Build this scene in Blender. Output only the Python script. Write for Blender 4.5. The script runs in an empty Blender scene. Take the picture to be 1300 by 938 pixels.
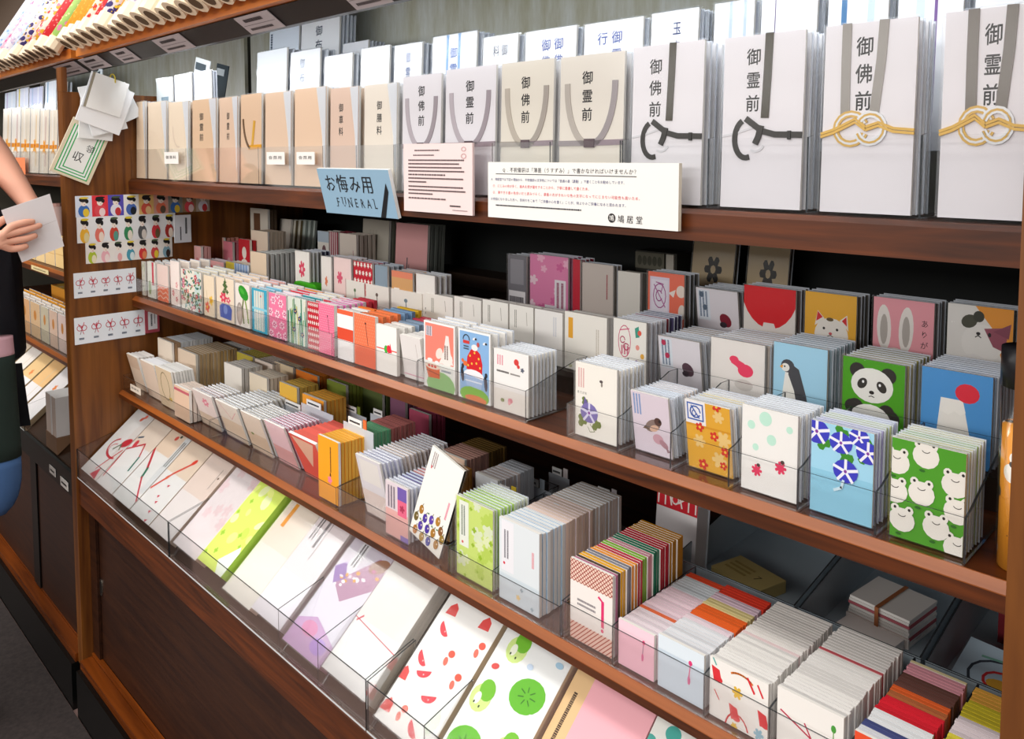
import bpy, bmesh, math, random
from mathutils import Vector, Matrix
random.seed(7)
SC = bpy.context.scene
COL = SC.collection
# ------------------------------------------------------------------ camera
F, PX, PY, TILT, YAW, CZ = 1015.5, 650.0, 267.7, 0.0671, 0.7867, 1.45
cd = bpy.data.cameras.new('camera'); cam = bpy.data.objects.new('camera', cd); COL.objects.link(cam)
cd.sensor_fit = 'HORIZONTAL'; cd.sensor_width = 36; cd.lens = F / 1300 * 36
cd.shift_y = (PY - 469) / 1300; cd.clip_start = 0.02
cam.location = (0, 0, CZ); cam.rotation_euler = (math.pi/2 - TILT, 0, YAW)
SC.camera = cam
# ------------------------------------------------------------------ light
SC.view_settings.view_transform = 'Standard'; SC.view_settings.look = 'None'
SC.view_settings.gamma = 1; SC.view_settings.use_curve_mapping = False
SC.view_settings.exposure = -0.12
SC.cycles.transparent_max_bounces = 40; SC.cycles.max_bounces = 8
W = bpy.data.worlds.new('world'); SC.world = W; W.use_nodes = True
W.node_tree.nodes['Background'].inputs[0].default_value = (1, 0.97, 0.93, 1)
W.node_tree.nodes['Background'].inputs[1].default_value = 0.64
def area(name, loc, size, sy, power, col=(1, .97, .93), rot=(0, 0, 0)):
    d = bpy.data.lights.new(name, 'AREA'); d.shape = 'RECTANGLE'; d.size = size; d.size_y = sy
    d.energy = power; d.color = col
    o = bpy.data.objects.new(name, d); COL.objects.link(o); o.location = loc; o.rotation_euler = rot
area('ceiling_light', (-1.3, 0.0, 2.75), 3.6, 0.35, 30)
area('ceiling_light', (-1.3, -1.3, 2.75), 4.2, 0.5, 42)
area('front_fill_light', (-1.4, -3.2, 2.2), 4.6, 0.5, 80, rot=(math.radians(75), 0, 0))  # unseen fill lamp, added in front to brighten the deep shelf rows
area('ceiling_light', (-3.9, -0.2, 2.75), 1.6, 0.4, 26)
area('under_ledge_light', (-1.17, .76, 1.685), 2.0, .04, 2.4, (.93, .97, 1), (1.05, 0, 0))
area('under_ledge_light', (-3.25, .76, 1.685), 1.8, .04, 2.2, (.93, .97, 1), (1.05, 0, 0))
# ------------------------------------------------------------------ pixel helpers (a pixel of the photo on a known plane)
fw = Vector((-math.sin(YAW)*math.cos(TILT), math.cos(YAW)*math.cos(TILT), -math.sin(TILT)))
rt = Vector((math.cos(YAW), math.sin(YAW), 0)); up = rt.cross(fw)
def ray(x, y): return fw + rt*(x-PX)/F - up*(y-PY)/F
def onY(x, y, v): d = ray(x, y); return Vector((0, 0, CZ)) + d*(v/d.y)
def onX(x, y, v): d = ray(x, y); return Vector((0, 0, CZ)) + d*(v/d.x)
def Xat(px, Y, z):
    dz = z-CZ; q = px-PX
    return (q*(Y*fw.y+dz*fw.z) - F*Y*rt.y) / (F*rt.x - q*fw.x)
def Zat(py, X, Y):
    q = py-PY    # q*w = -F*(d.up)
    a = X*fw.x+Y*fw.y; b = X*up.x+Y*up.y
    return CZ + (-F*b - q*a) / (F*up.z + q*fw.z)
# ------------------------------------------------------------------ materials
MATS = {}
def lin(h):
    h = h.lstrip('#'); h = h if len(h) == 6 else ''.join(q*2 for q in h); c = [int(h[i:i+2], 16)/255 for i in (0, 2, 4)]
    return [((x+.055)/1.055)**2.4 if x > .04045 else x/12.92 for x in c]
def new_mat(n):
    m = bpy.data.materials.new(n); m.use_nodes = True; return m, m.node_tree.nodes, m.node_tree.links
def P(h, rough=.6):
    k = (h, rough)
    if k not in MATS:
        m, n, l = new_mat('paper_'+h.strip('#')); b = n['Principled BSDF']
        b.inputs['Base Color'].default_value = (*lin(h), 1); b.inputs['Roughness'].default_value = rough
        b.inputs['Specular IOR Level'].default_value = .3
        MATS[k] = m
    return MATS[k]
def clear(name, fac, tint, gl=(1, 1, 1), rough=.05, diff=None):
    if name in MATS: return MATS[name]
    m, n, l = new_mat(name); n.remove(n['Principled BSDF']); out = n['Material Output']
    t = n.new('ShaderNodeBsdfTransparent'); t.inputs[0].default_value = (*tint, 1)
    g = n.new('ShaderNodeBsdfGlossy'); g.inputs['Roughness'].default_value = rough; g.inputs[0].default_value = (*gl, 1)
    fr = n.new('ShaderNodeFresnel'); fr.inputs[0].default_value = 1.45
    mu = n.new('ShaderNodeMath'); mu.operation = 'MULTIPLY'; mu.inputs[1].default_value = fac
    mx = n.new('ShaderNodeMixShader'); l.new(fr.outputs[0], mu.inputs[0]); l.new(mu.outputs[0], mx.inputs[0])
    last = t.outputs[0]
    if diff:
        d = n.new('ShaderNodeBsdfDiffuse'); d.inputs[0].default_value = (*diff[0], 1)
        m2 = n.new('ShaderNodeMixShader'); m2.inputs[0].default_value = diff[1]
        l.new(t.outputs[0], m2.inputs[1]); l.new(d.outputs[0], m2.inputs[2]); last = m2.outputs[0]
    l.new(last, mx.inputs[1]); l.new(g.outputs[0], mx.inputs[2]); l.new(mx.outputs[0], out.inputs[0])
    MATS[name] = m; return m
ACR = clear('acrylic', .28, (.985, .988, .99))
RIM = clear('acrylic_rim', .6, (.4, .42, .44), diff=((.03, .035, .04), .75))
FILM = clear('film', .3, (.99, .992, .995), rough=.12)
HAZE = clear('film_fold', .5, (.93, .95, .98), rough=.2, diff=((.84, .89, .97), .55))
SMOKE = clear('smoky_acrylic', .6, (.72, .78, .84), diff=((.48, .56, .62), .75))
def wood(name, c1, c2, axis=0, rough=.3, sc=5):
    if name in MATS: return MATS[name]
    m, n, l = new_mat(name); b = n['Principled BSDF']
    tc = n.new('ShaderNodeTexCoord'); mp = n.new('ShaderNodeMapping')
    s = [sc*9]*3; s[axis] = sc*.5; mp.inputs['Scale'].default_value = s
    nz = n.new('ShaderNodeTexNoise'); nz.inputs['Scale'].default_value = 1.0; nz.inputs['Detail'].default_value = 6
    nz.inputs['Distortion'].default_value = .6
    cr = n.new('ShaderNodeValToRGB'); cr.color_ramp.elements[0].color = (*lin(c1), 1); cr.color_ramp.elements[1].color = (*lin(c2), 1)
    cr.color_ramp.elements[0].position = .3; cr.color_ramp.elements[1].position = .72
    l.new(tc.outputs['Object'], mp.inputs[0]); l.new(mp.outputs[0], nz.inputs[0]); l.new(nz.outputs[0], cr.inputs[0]); l.new(cr.outputs[0], b.inputs['Base Color'])
    b.inputs['Roughness'].default_value = rough; b.inputs['Specular IOR Level'].default_value = .35
    MATS[name] = m; return m
WOODX = wood('shelf_wood', '#351604', '#66300c', rough=.42, sc=9)
WOODLIT = wood('lit_arris_wood', '#7a3f18', '#a35a26')  # shelf wood made paler, the lit arris put into its colour
WOODZ = wood('panel_wood', '#50290d', '#85501d', axis=2, rough=.42)
WOODD = wood('door_wood', '#22100a', '#3a1f0f', axis=0, rough=.4, sc=9)
WOODO = wood('ledge_wood', '#a8541c', '#d98436')
RAIL = wood('rail_wood', '#4a2008', '#8a4414', rough=.25)
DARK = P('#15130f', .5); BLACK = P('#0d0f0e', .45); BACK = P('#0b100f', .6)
def metal(h, rough=.25):
    k = ('metal', h)
    if k not in MATS:
        m, n, l = new_mat('metal_'+h.strip('#')); b = n['Principled BSDF']
        b.inputs['Base Color'].default_value = (*lin(h), 1); b.inputs['Metallic'].default_value = .9; b.inputs['Roughness'].default_value = rough
        MATS[k] = m
    return MATS[k]
# ------------------------------------------------------------------ mesh building
class MB:
    def __init__(s): s.v = []; s.f = []; s.m = []; s.mats = []
    def mi(s, mat):
        if mat not in s.mats: s.mats.append(mat)
        return s.mats.index(mat)
    def add(s, vs, fs, mat):
        b = len(s.v); s.v += [tuple(v) for v in vs]; k = s.mi(mat)
        for f in fs: s.f.append([b+i for i in f]); s.m.append(k)
    def box(s, lo, hi, mat, top=None, front=None, side=None):
        x0, y0, z0 = lo; x1, y1, z1 = hi
        b = len(s.v)
        s.v += [(x0,y0,z0),(x1,y0,z0),(x1,y1,z0),(x0,y1,z0),(x0,y0,z1),(x1,y0,z1),(x1,y1,z1),(x0,y1,z1)]
        for f, m in (((0,3,2,1), mat), ((4,5,6,7), top or mat), ((0,1,5,4), front or mat), ((1,2,6,5), side or mat), ((2,3,7,6), mat), ((3,0,4,7), side or mat)):
            s.f.append([b+i for i in f]); s.m.append(s.mi(m))
    def prism(s, pts, axis, a, b, mat, rim=None):   # pts polygon in the two other axes, extruded along axis
        n = len(pts)
        def mk(p, t):
            q = list(p); q.insert(axis, t); return tuple(q)
        base = len(s.v); s.v += [mk(p, a) for p in pts]+[mk(p, b) for p in pts]
        s.f.append([base+i for i in range(n)]); s.m.append(s.mi(mat))
        s.f.append([base+n+i for i in reversed(range(n))]); s.m.append(s.mi(mat))
        for i in range(n):
            j = (i+1) % n; s.f.append([base+i, base+n+i, base+n+j, base+j]); s.m.append(s.mi(rim or mat))
    def tube(s, path, r, mat, n=8, flat=1.0, cap=True, taper=None):
        path = [Vector(p) for p in path]; rings = []
        for i, p in enumerate(path):
            d = (path[min(i+1, len(path)-1)]-path[max(i-1, 0)]).normalized()
            a = Vector((0, 1, 0)) if abs(d.y) < .9 else Vector((0, 0, 1))
            u = d.cross(a).normalized(); w = u.cross(d).normalized()
            rr = r*(taper[i] if taper else 1)
            rings.append([p+u*(math.cos(2*math.pi*k/n)*rr)+w*(math.sin(2*math.pi*k/n)*rr*flat) for k in range(n)])
        b = len(s.v); k0 = s.mi(mat)
        for rg in rings: s.v += [tuple(q) for q in rg]
        for i in range(len(path)-1):
            for k in range(n):
                s.f.append([b+i*n+k, b+i*n+(k+1) % n, b+(i+1)*n+(k+1) % n, b+(i+1)*n+k]); s.m.append(k0)
        if cap:
            s.f.append([b+k for k in reversed(range(n))]); s.m.append(k0)
            s.f.append([b+(len(path)-1)*n+k for k in range(n)]); s.m.append(k0)
    def sheet(s, sh, o, ux, uz, nrm, off=.0003):   # printed shapes on a face, millimetres
        o, ux, uz, nrm = Vector(o), Vector(ux), Vector(uz), Vector(nrm)
        for i, (vs, fs, c, L) in enumerate(sh.p):
            base = o+nrm*(off+L*2.0e-5)
            s.add([base+ux*(x/1000)+uz*(y/1000) for x, y in vs], fs, P(c) if isinstance(c, str) else c)
    def mesh(s, name, smooth=False):
        me = bpy.data.meshes.new(name); me.from_pydata(s.v, [], s.f)
        for m in s.mats: me.materials.append(m)
        me.polygons.foreach_set('material_index', s.m)
        if smooth: me.polygons.foreach_set('use_smooth', [True]*len(s.f))
        me.update(); return me
    def build(s, name, parent=None, smooth=False): return link(name, s.mesh(name, smooth), parent)
def link(name, data, parent=None):
    o = bpy.data.objects.new(name, data); COL.objects.link(o)
    if parent: o.parent = parent
    return o
def tag(o, label, cat, group=None, kind=None):
    if label: o['label'] = label
    if cat: o['category'] = cat
    if group: o['group'] = group
    if kind: o['kind'] = kind
    return o
def empty(name, loc=(0, 0, 0), rot=(0, 0, 0)):
    o = bpy.data.objects.new(name, None); COL.objects.link(o); o.location = loc; o.rotation_euler = rot; o.empty_display_size = .02; return o
def struct(o): o['kind'] = 'structure'; return o
# ------------------------------------------------------------------ glyphs
GL = {}
def glyph(ch, off=0):
    k = (ch, off)
    if k not in GL:
        c = bpy.data.curves.new('glyph', 'FONT'); c.body = ch; c.size = 1; c.align_x = 'CENTER'; c.resolution_u = 1; c.fill_mode = 'BOTH' if 'BOTH' in [e.identifier for e in c.bl_rna.properties['fill_mode'].enum_items] else c.fill_mode
        c.offset = off
        o = bpy.data.objects.new('glyph', c); me = o.to_mesh()
        vs = [(v.co.x, v.co.y-.36) for v in me.vertices]; fs = [list(p.vertices) for p in me.polygons]
        o.to_mesh_clear(); bpy.data.objects.remove(o); bpy.data.curves.remove(c)
        GL[k] = (vs, fs)
    return GL[k]
class Sheet:      # a printed face in millimetres, nominal size nw x nh, scaled to w x h
    def __init__(s, w, h, nw=70, nh=95):
        s.w, s.h, s.nw, s.nh = w, h, nw, nh; s.kx, s.ky = w/nw, h/nh; s.p = []; s.L = 0; s.rng = random.Random(3)
    def poly(s, pts, c, L=None):
        if L is None: s.L += 1; L = s.L
        q = [(x*s.kx, y*s.ky) for x, y in pts]
        for ax, lim, sg in ((0, 0, 1), (0, s.w, -1), (1, 0, 1), (1, s.h, -1)):
            r = []
            for i in range(len(q)):
                a, b = q[i-1], q[i]; ia, ib = (a[ax]-lim)*sg >= 0, (b[ax]-lim)*sg >= 0
                if ia != ib:
                    t = (lim-a[ax])/(b[ax]-a[ax]); r.append((a[0]+(b[0]-a[0])*t, a[1]+(b[1]-a[1])*t))
                if ib: r.append(b)
            q = r
            if len(q) < 3: return
        s.p.append((q, [list(range(len(q)))], c, L))
    def rect(s, x, y, w, h, c, L=None): s.poly([(x, y), (x+w, y), (x+w, y+h), (x, y+h)], c, L)
    def ell(s, cx, cy, rx, ry, c, rot=0, n=14, L=None, a0=0, a1=2*math.pi):
        cr, sr = math.cos(rot), math.sin(rot); full = a1-a0 > 6.28
        pts = []
        for i in range(n):
            a = a0+(a1-a0)*i/(n if full else n-1); x, y = rx*math.cos(a), ry*math.sin(a); pts.append((cx+x*cr-y*sr, cy+x*sr+y*cr))
        s.poly(pts, c, L)
    def line(s, pts, wd, c, L=None):
        if L is None: s.L += 1; L = s.L
        for (x0, y0), (x1, y1) in zip(pts, pts[1:]):
            d = math.hypot(x1-x0, y1-y0) or 1; nx, ny = -(y1-y0)/d*wd/2, (x1-x0)/d*wd/2
            ex, ey = (x1-x0)/d*wd*.25, (y1-y0)/d*wd*.25
            s.poly([(x0+nx-ex, y0+ny-ey), (x1+nx+ex, y1+ny+ey), (x1-nx+ex, y1-ny+ey), (x0-nx-ex, y0-ny-ey)], c, L)
    def arc(s, cx, cy, rx, ry, a0, a1, wd, c, n=9, L=None):
        s.line([(cx+rx*math.cos(math.radians(a0+(a1-a0)*i/n)), cy+ry*math.sin(math.radians(a0+(a1-a0)*i/n))) for i in range(n+1)], wd, c, L)
    def flower(s, cx, cy, r, c, cc=None, n=5, L=None, rot=0.):
        if L is None: s.L += 1; L = s.L
        pts = []
        for i in range(n*4):
            a = rot+2*math.pi*i/(n*4); k = (1, .92, .55, .92)[i % 4]; pts.append((cx+math.cos(a)*r*k, cy+math.sin(a)*r*k))
        s.poly(pts, c, L)
        if cc: s.ell(cx, cy, r*.3, r*.3, cc, n=8, L=L+1)
    def text(s, t, x, y, size, c, vert=False, gap=1.15, sx=1.0, off=0):
        s.L += 1; size_k = size
        for i, ch in enumerate(t):
            if ch == ' ': continue
            vs, fs = glyph(ch, off)
            if vert: ox, oy = x, y-i*size*gap
            else: ox, oy = x+i*size*gap, y
            s.p.append(([((ox+vx*size_k*1.05*sx)*s.kx, (oy+vy*size_k*1.05)*s.ky) for vx, vy in vs], fs, c, s.L))
    def bars(s, x, y, w, h, rows, c, vert=False, seed=0):      # writing too small to read
        r = random.Random(seed); s.L += 1; L = s.L
        for i in range(rows):
            t = 0
            while t < .96:
                d = min(r.uniform(.012, .03) if w > 60 and not vert else r.uniform(.02, .045) if vert and h > 25 else r.uniform(.03, .09), .97-t)
                if vert: s.rect(x+w*(i+.2)/rows, y+h*(1-t-d), w*.55/rows, h*d*.8, c, L)
                else: s.rect(x+w*t, y+h*(1-(i+.8)/rows), w*d*.8, h*.5/rows, c, L)
                t += d
    def scatter(s, n, fn, seed=1, mn=0):
        r = random.Random(seed); pts = []
        s.L += 2
        for _ in range(n*12):
            if len(pts) >= n: break
            p = (r.uniform(0, s.nw), r.uniform(0, s.nh))
            if all(math.hypot(p[0]-q[0], p[1]-q[1]) > mn for q in pts): pts.append(p); fn(p[0], p[1], r, s.L+len(pts)*.07)
        s.L += 2
for ch in 'Q.不祝儀袋は「薄墨（うすずみ）」で書かなければいけませんか？A鳩居堂では下記の理由から文字色について普通濃お勧めしていますお悔み用FUNERAL御佛前霊玉串料膳布施供車会葬収領':
    glyph(ch)
# ------------------------------------------------------------------ room shell
XP = -2.197          # face of the panel between the two bays
XR = -0.137          # face of the end panel
def block(name, lo, hi, mat, parent=None, **k):
    m = MB(); m.box(lo, hi, mat, **k); return m.build(name, parent)
CARPET = P('#2a2422', .95)
m, n, l = new_mat('carpet_dark'); b = n['Principled BSDF']; nz = n.new('ShaderNodeTexNoise'); nz.inputs['Scale'].default_value = 90
cr = n.new('ShaderNodeValToRGB'); cr.color_ramp.elements[0].color = (*lin('#1d1817'), 1); cr.color_ramp.elements[1].color = (*lin('#453a38'), 1)
tcn = n.new('ShaderNodeTexCoord'); l.new(tcn.outputs['Object'], nz.inputs[0]); l.new(nz.outputs[0], cr.inputs[0]); l.new(cr.outputs[0], b.inputs['Base Color']); b.inputs['Roughness'].default_value = .9
CARPET = m
struct(block('floor', (-5.2, -4.2, -.05), (1.6, 1.45, 0), P('#8a706a', .5)))
struct(block('trim_1', (-5.2, .36, 0), (1.6, .60, .004), CARPET))
struct(block('wall_left', (-5.2, -.2, 0), (-4.32, 1.339, 2.6), P('#5a564c', .8)))
struct(block('wall_back', (-5.2, 1.34, 0), (1.6, 1.44, 2.6), P('#4a4a42', .8)))
# ------------------------------------------------------------------ olive grey metal back panel material
m, n, l = new_mat('grey_back'); b = n['Principled BSDF']; tcn = n.new('ShaderNodeTexCoord'); mp = n.new('ShaderNodeMapping'); mp.inputs['Scale'].default_value = (14, 1, 2.2)
nz = n.new('ShaderNodeTexNoise'); nz.inputs['Scale'].default_value = 1.6; nz.inputs['Detail'].default_value = 8; nz.inputs['Roughness'].default_value = .75
cr = n.new('ShaderNodeValToRGB'); cr.color_ramp.elements[0].color = (*lin('#b9b495'), 1); cr.color_ramp.elements[1].color = (*lin('#e2e4df'), 1); cr.color_ramp.elements[0].position = .3; cr.color_ramp.elements[1].position = .7
l.new(tcn.outputs['Object'], mp.inputs[0]); l.new(mp.outputs[0], nz.inputs[0]); l.new(nz.outputs[0], cr.inputs[0]); l.new(cr.outputs[0], b.inputs['Base Color']); b.inputs['Roughness'].default_value = .4; b.inputs['Metallic'].default_value = 0
GREYBACK = m
def bay(x0, x1, label, far=False):
    r = empty('shelving_cabinet', ((x0+x1)/2, .7, 0)); ox = (x0+x1)/2
    tag(r, label, 'cabinet')
    def pr(name, pts, mat, a=x0, b=x1):
        m = MB(); m.prism([(y-.7, z) for y, z in pts], 0, a-ox, b-ox, mat); return m.build(name, r)
    def bx(name, lo, hi, mat, par=None):
        m = MB(); m.box((lo[0]-ox, lo[1]-.7, lo[2]), (hi[0]-ox, hi[1]-.7, hi[2]), mat); return m.build(name, par or r)
    e = .0006
    # boards, with a planed front arris
    pr('shelf', [(.77, 1.357), (.77, 1.387), (.775, 1.392), (1.28, 1.392), (1.28, 1.357)], WOODX)
    pr('shelf', [(.77, 1.0565), (.77, 1.073), (.778, 1.082), (1.28, 1.082), (1.28, 1.0565)], WOODX)
    pr('shelf', [(.729, .818), (.729, .829), (.737, .837), (1.28, .837), (1.28, .818)], WOODX)
    pr('arris_highlight', [(.7692, 1.0730), (.7692, 1.0741), (.7775, 1.0826), (.7795, 1.0826), (.7782, 1.0821), (.7699, 1.0735)], WOODLIT)  # thin pale strip painting the light caught along the shelf arris
    pr('arris_highlight', [(.7282, .8290), (.7282, .8301), (.7365, .8376), (.7382, .8376), (.7372, .8371), (.7289, .8294)], WOODLIT)  # same painted highlight on the lower shelf arris
    pr('sloping_board', [(.6305, .606), (.6305, .632), (.634, .632), (.80, .7713), (.80, .745)], P('#3a2415', .5))
    pr('apron', [(.624, .563), (.624, .626), (.628, .631), (.630, .631), (.630, .563)], BLACK if far else WOODX)
    # backs
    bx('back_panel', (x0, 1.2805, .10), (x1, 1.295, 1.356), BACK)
    bx('back_panel', (x0, 1.12, 1.3925), (x1, 1.13, 2.0), GREYBACK)
    # steps that raise the rear rows
    for y0, y1, z in ((.925, 1.075, 1.118), (1.0755, 1.2, 1.157), (1.2005, 1.28, 1.185)):
        bx('display_step', (x0+e, y0, 1.0825), (x1-e, y1, z), P('#2a1a10', .5))
    for y0, y1, z in ((.89, .989, 1.455), (.99, 1.11, 1.53)):
        bx('display_step', (x0+e, y0, 1.3925), (x1-e, y1, z), P('#55534a', .5))
    # cupboard below: doors, rails, plinth
    bx('bottom_rail', (x0+e, .612, .128), (x1-e, .640, .150), RAIL)
    bx('bottom_rail', (x0+e, .6405, .128), (x1-e, .652, .158), RAIL)
    bx('bottom_rail', (x0+e, .6525, .128), (x1-e, .664, .150), RAIL)
    bx('plinth', (x0+e, .602, .0005), (x1-e, .70, .127), P('#0c0d0c', .25))
    w = (x1-x0)/2
    for k in range(2):
        a, b = x0+k*w+(.0 if k == 0 else -.03), x0+(k+1)*w+(.03 if k == 0 else 0)
        y = .653 if k == 0 else .6405
        d = bx('sliding_door', (a+.001, y, .1585), (b-.001, y+.011, .5625), WOODD)
        if k == 0:
            m = MB(); px = a+.055; 
            ring = [(px-ox+.012*math.cos(t*math.pi/8), .352+.022*math.sin(t*math.pi/8)) for t in range(16)]
            m.prism(ring, 1, y-.7-.002, y-.7+.0005, metal('#8a857c'))
            ring2 = [(px-ox+.008*math.cos(t*math.pi/8), .352+.017*math.sin(t*math.pi/8)) for t in range(16)]
            m.prism(ring2, 1, y-.7-.0025, y-.7-.002, P('#1b1917', .4)); m.build('finger_pull', d)
    m = MB(); m.box((x0-ox+e, -.055, .159), (x0-ox+.048, -.048, .562), WOODD); m.build('stile', r)
    if far:
        m = MB(); p = onY(46, 650, .64); m.box((p.x-.03-ox, -.064, .159), (p.x+.03-ox, -.0605, .562), BLACK); m.build('stile', r)
    return r
B1 = bay(XP+.0005, XR-.0005, 'dark wooden shelving cabinet full of envelopes with sliding doors below')
B2 = bay(-4.3, -2.2355, 'dark wooden shelving cabinet beyond the dividing panel, behind the person', True)
def side_panel(x0, x1, z1, label, par):
    o = block('side_panel', (x0, .619, .1275), (x1, 1.28, z1), WOODZ); o.location = (0, 0, 0); o.parent = par; o.matrix_parent_inverse = par.matrix_basis.inverted(); return o
bpy.context.view_layer.update()
side_panel(-2.235, XP, 1.612, '', B1); fs = block('front_stile', (-2.235, .619, 1.6125), (XP, .632, 1.672), WOODZ); fs.parent = B1; fs.matrix_parent_inverse = B1.matrix_basis.inverted(); side_panel(XR, XR+.04, 2.0, '', B1)
# ------------------------------------------------------------------ upper display with paper rolls
def ledge(x0, x1, lab):
    ox = (x0+x1)/2
    r = empty('roll_display', (ox, .66, 1.70)); tag(r, lab, 'display rack')
    def pr(name, pts, mat):
        m = MB(); m.prism([(y-.66, z-1.70) for y, z in pts], 0, x0-ox, x1-ox, mat); return m.build(name, r)
    pr('ledge', [(.655, 1.70), (.655, 1.724), (.672, 1.735), (.70, 1.735), (.70, 1.70)], WOODO)
    pr('sloping_board', [(.701, 1.715), (.701, 1.735), (1.0, 2.235), (1.02, 2.225)], P('#4a3a2e', .6))
    pr('price_rail', [(.671, 1.6985), (.707, 1.674), (.72, 1.674), (.72, 1.6985)], P('#1d1a1b', .4))
    pr('underside', [(.721, 1.680), (.721, 1.699), (1.119, 1.862), (1.119, 1.846)], P('#3b3a38', .5))
    return r
L1 = ledge(-2.199, XR-.001, 'sloping wooden display of patterned paper rolls above the funeral envelopes')
L2 = ledge(-4.3, -2.2385, 'sloping wooden display of patterned paper rolls beyond the dark upright board')
m = MB(); m.prism([(.70, 1.75), (1.02, 1.875), (1.02, 2.3), (.70, 2.3)], 0, -2.238, -2.2, P('#3c2416', .5)); o = m.build('display_divider'); tag(o, 'dark upright board parting the two displays of paper rolls', 'divider')
# rolls
SLOPE = math.atan2(.5, .299)
def roll_mats(name, base, spots, seed):
    m, n, l = new_mat(name); b = n['Principled BSDF']; b.inputs['Roughness'].default_value = .5
    tcn = n.new('ShaderNodeTexCoord'); last = None
    col = n.new('ShaderNodeRGB'); col.outputs[0].default_value = (*lin(base), 1); last = col.outputs[0]
    for i, (c, sc, thr) in enumerate(spots):
        v = n.new('ShaderNodeTexVoronoi'); v.inputs['Scale'].default_value = sc
        mp = n.new('ShaderNodeMapping'); mp.inputs['Location'].default_value = (seed*1.7+i*3.1, seed, i)
        l.new(tcn.outputs['Object'], mp.inputs[0]); l.new(mp.outputs[0], v.inputs['Vector'])
        lt = n.new('ShaderNodeMath'); lt.operation = 'LESS_THAN'; lt.inputs[1].default_value = thr; l.new(v.outputs['Distance'], lt.inputs[0])
        mx = n.new('ShaderNodeMix'); mx.data_type = 'RGBA'; l.new(lt.outputs[0], mx.inputs[0]); l.new(last, mx.inputs[6]); mx.inputs[7].default_value = (*lin(c), 1); last = mx.outputs[2]
    l.new(last, b.inputs['Base Color']); return m
RK = {
 'pale': (roll_mats('roll_pale', '#eeeaf2', [('#dcc7dd', 60, .35), ('#c3b6d8', 90, .25)], 1), 'white paper roll with pale lilac flecks'),
 'blue': (roll_mats('roll_blue', '#c9d8ee', [('#8fb2e0', 70, .35), ('#f6f2f6', 90, .3)], 2), 'pale blue patterned paper roll'),
 'violet': (roll_mats('roll_violet', '#f0dfe0', [('#3c2f77', 50, .42), ('#e8c53a', 80, .3)], 3), 'cream paper roll with dark violet flowers'),
 'pink': (roll_mats('roll_pink', '#f0b6cc', [('#d65c9a', 60, .35), ('#f7eadf', 70, .35)], 4), 'pink flowered paper roll'),
 'red': (roll_mats('roll_red', '#d8202a', [('#f08a8a', 90, .25)], 5), 'bright red paper roll'),
 'lime': (roll_mats('roll_lime', '#a9d06a', [('#e98ab0', 50, .3), ('#f3e9a0', 80, .3)], 6), 'lime green paper roll with pink flowers'),
 'orange': (roll_mats('roll_orange', '#ee9a10', [('#f4b43a', 120, .35)], 7), 'plain orange paper roll'),
 'floral': (roll_mats('roll_floral', '#f4e2d2', [('#d8302e', 60, .4), ('#e8912a', 80, .3)], 8), 'white paper roll with red and orange flowers'),
 'mix': (roll_mats('roll_mix', '#f2e6d4', [('#efb02e', 55, .4), ('#e78ba6', 70, .35)], 9), 'cream paper roll with yellow and pink flowers'),
}
def paper_roll(x, r, kind, lab, grp, ln=.42):
    m = MB(); n = 12
    d = Vector((0, math.cos(SLOPE), math.sin(SLOPE))); nr = Vector((0, -math.sin(SLOPE), math.cos(SLOPE)))
    base = Vector((0, .66, 1.737))+nr*(r+.004)
    R = empty('paper_roll', (x, base.y, base.z)); tag(R, lab, 'paper roll', grp)
    m.tube([d*0.0, d*ln], r, RK[kind][0], n=n); m.build('patterned_sheet', R, True)
    m = MB(); m.tube([d*-.034, d*-.0006], r*1.06, P('#ead9bd'), n=n); m.tube([d*-.0352, d*-.0342], r*.62, P('#5a4630'), n=n); m.build('paper_wrapper', R)
kinds1 = ['orange', 'orange', 'orange', 'floral', 'red', 'violet', 'orange', 'mix', 'pale', 'pink', 'orange', 'pink', 'mix', 'orange', 'pale', 'floral', 'mix', 'pale', 'orange', 'pink', 'mix']
x = -2.17; r0 = random.Random(5)
for i, k in enumerate(kinds1):
    r = r0.uniform(.019, .027)
    x += r; same = kinds1[:i].count(k)
    paper_roll(x, r, k, RK[k][1]+' on the display above the funeral envelopes', RK[k][1]+'s right of the dark divider'); x += r+.0045
x = -2.26
for i, k in enumerate(['lime', 'red', 'pink', 'mix', 'violet', 'floral', 'violet', 'blue', 'blue', 'pale', 'pink', 'pale', 'blue', 'pale']):
    r = r0.uniform(.019, .026); x -= r
    paper_roll(x, r, k, RK[k][1]+' on the display beyond the dark divider', RK[k][1]+'s beyond the dark divider'); x -= r+.0045
# price cards on the rail
def price_card(px, py, wpx, i, words):
    x0 = onY(px, py, .67).x; wd = onY(px+wpx, py-wpx*.22, .67).x-x0
    R = empty('price_card', (x0, .6705, 1.698)); sl = math.atan2(-.0245, .036); 
    # card lies on the rail's sloping face; local y runs down the face
    R.rotation_euler = (sl, 0, 0)
    m = MB(); m.box((0, .001, -.0016), (wd, .0425, -.0004), P('#b4adb0'))
    sh = Sheet(wd*1000, 41, 90, 41)
    sh.rect(4, 19.5, 82, .8, '#4a4648'); sh.bars(16, 24, 50, 15, 1, "#3a3437", seed=i+20); sh.bars(12, 5, 60, 11, 1, '#4a4446', seed=i)
    m.sheet(sh, (0, .0425, -.0016), (1, 0, 0), (0, -1, 0), (0, 0, -1))
    m.build('card', R); tag(R, words[1], 'price card')
price_card(66, 77, 27, 1, ('友禅', 'white price card under the ledge, at the dividing panel'))
price_card(98, 68, 24, 2, ('千代', 'white price card second from the dividing panel'))
price_card(138, 58, 20, 3, ('紙巻', 'narrow white price card third from the dividing panel'))
price_card(192, 45, 34, 4, ('友禅', 'wide white price card fourth from the dividing panel, above tan envelopes'))
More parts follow.
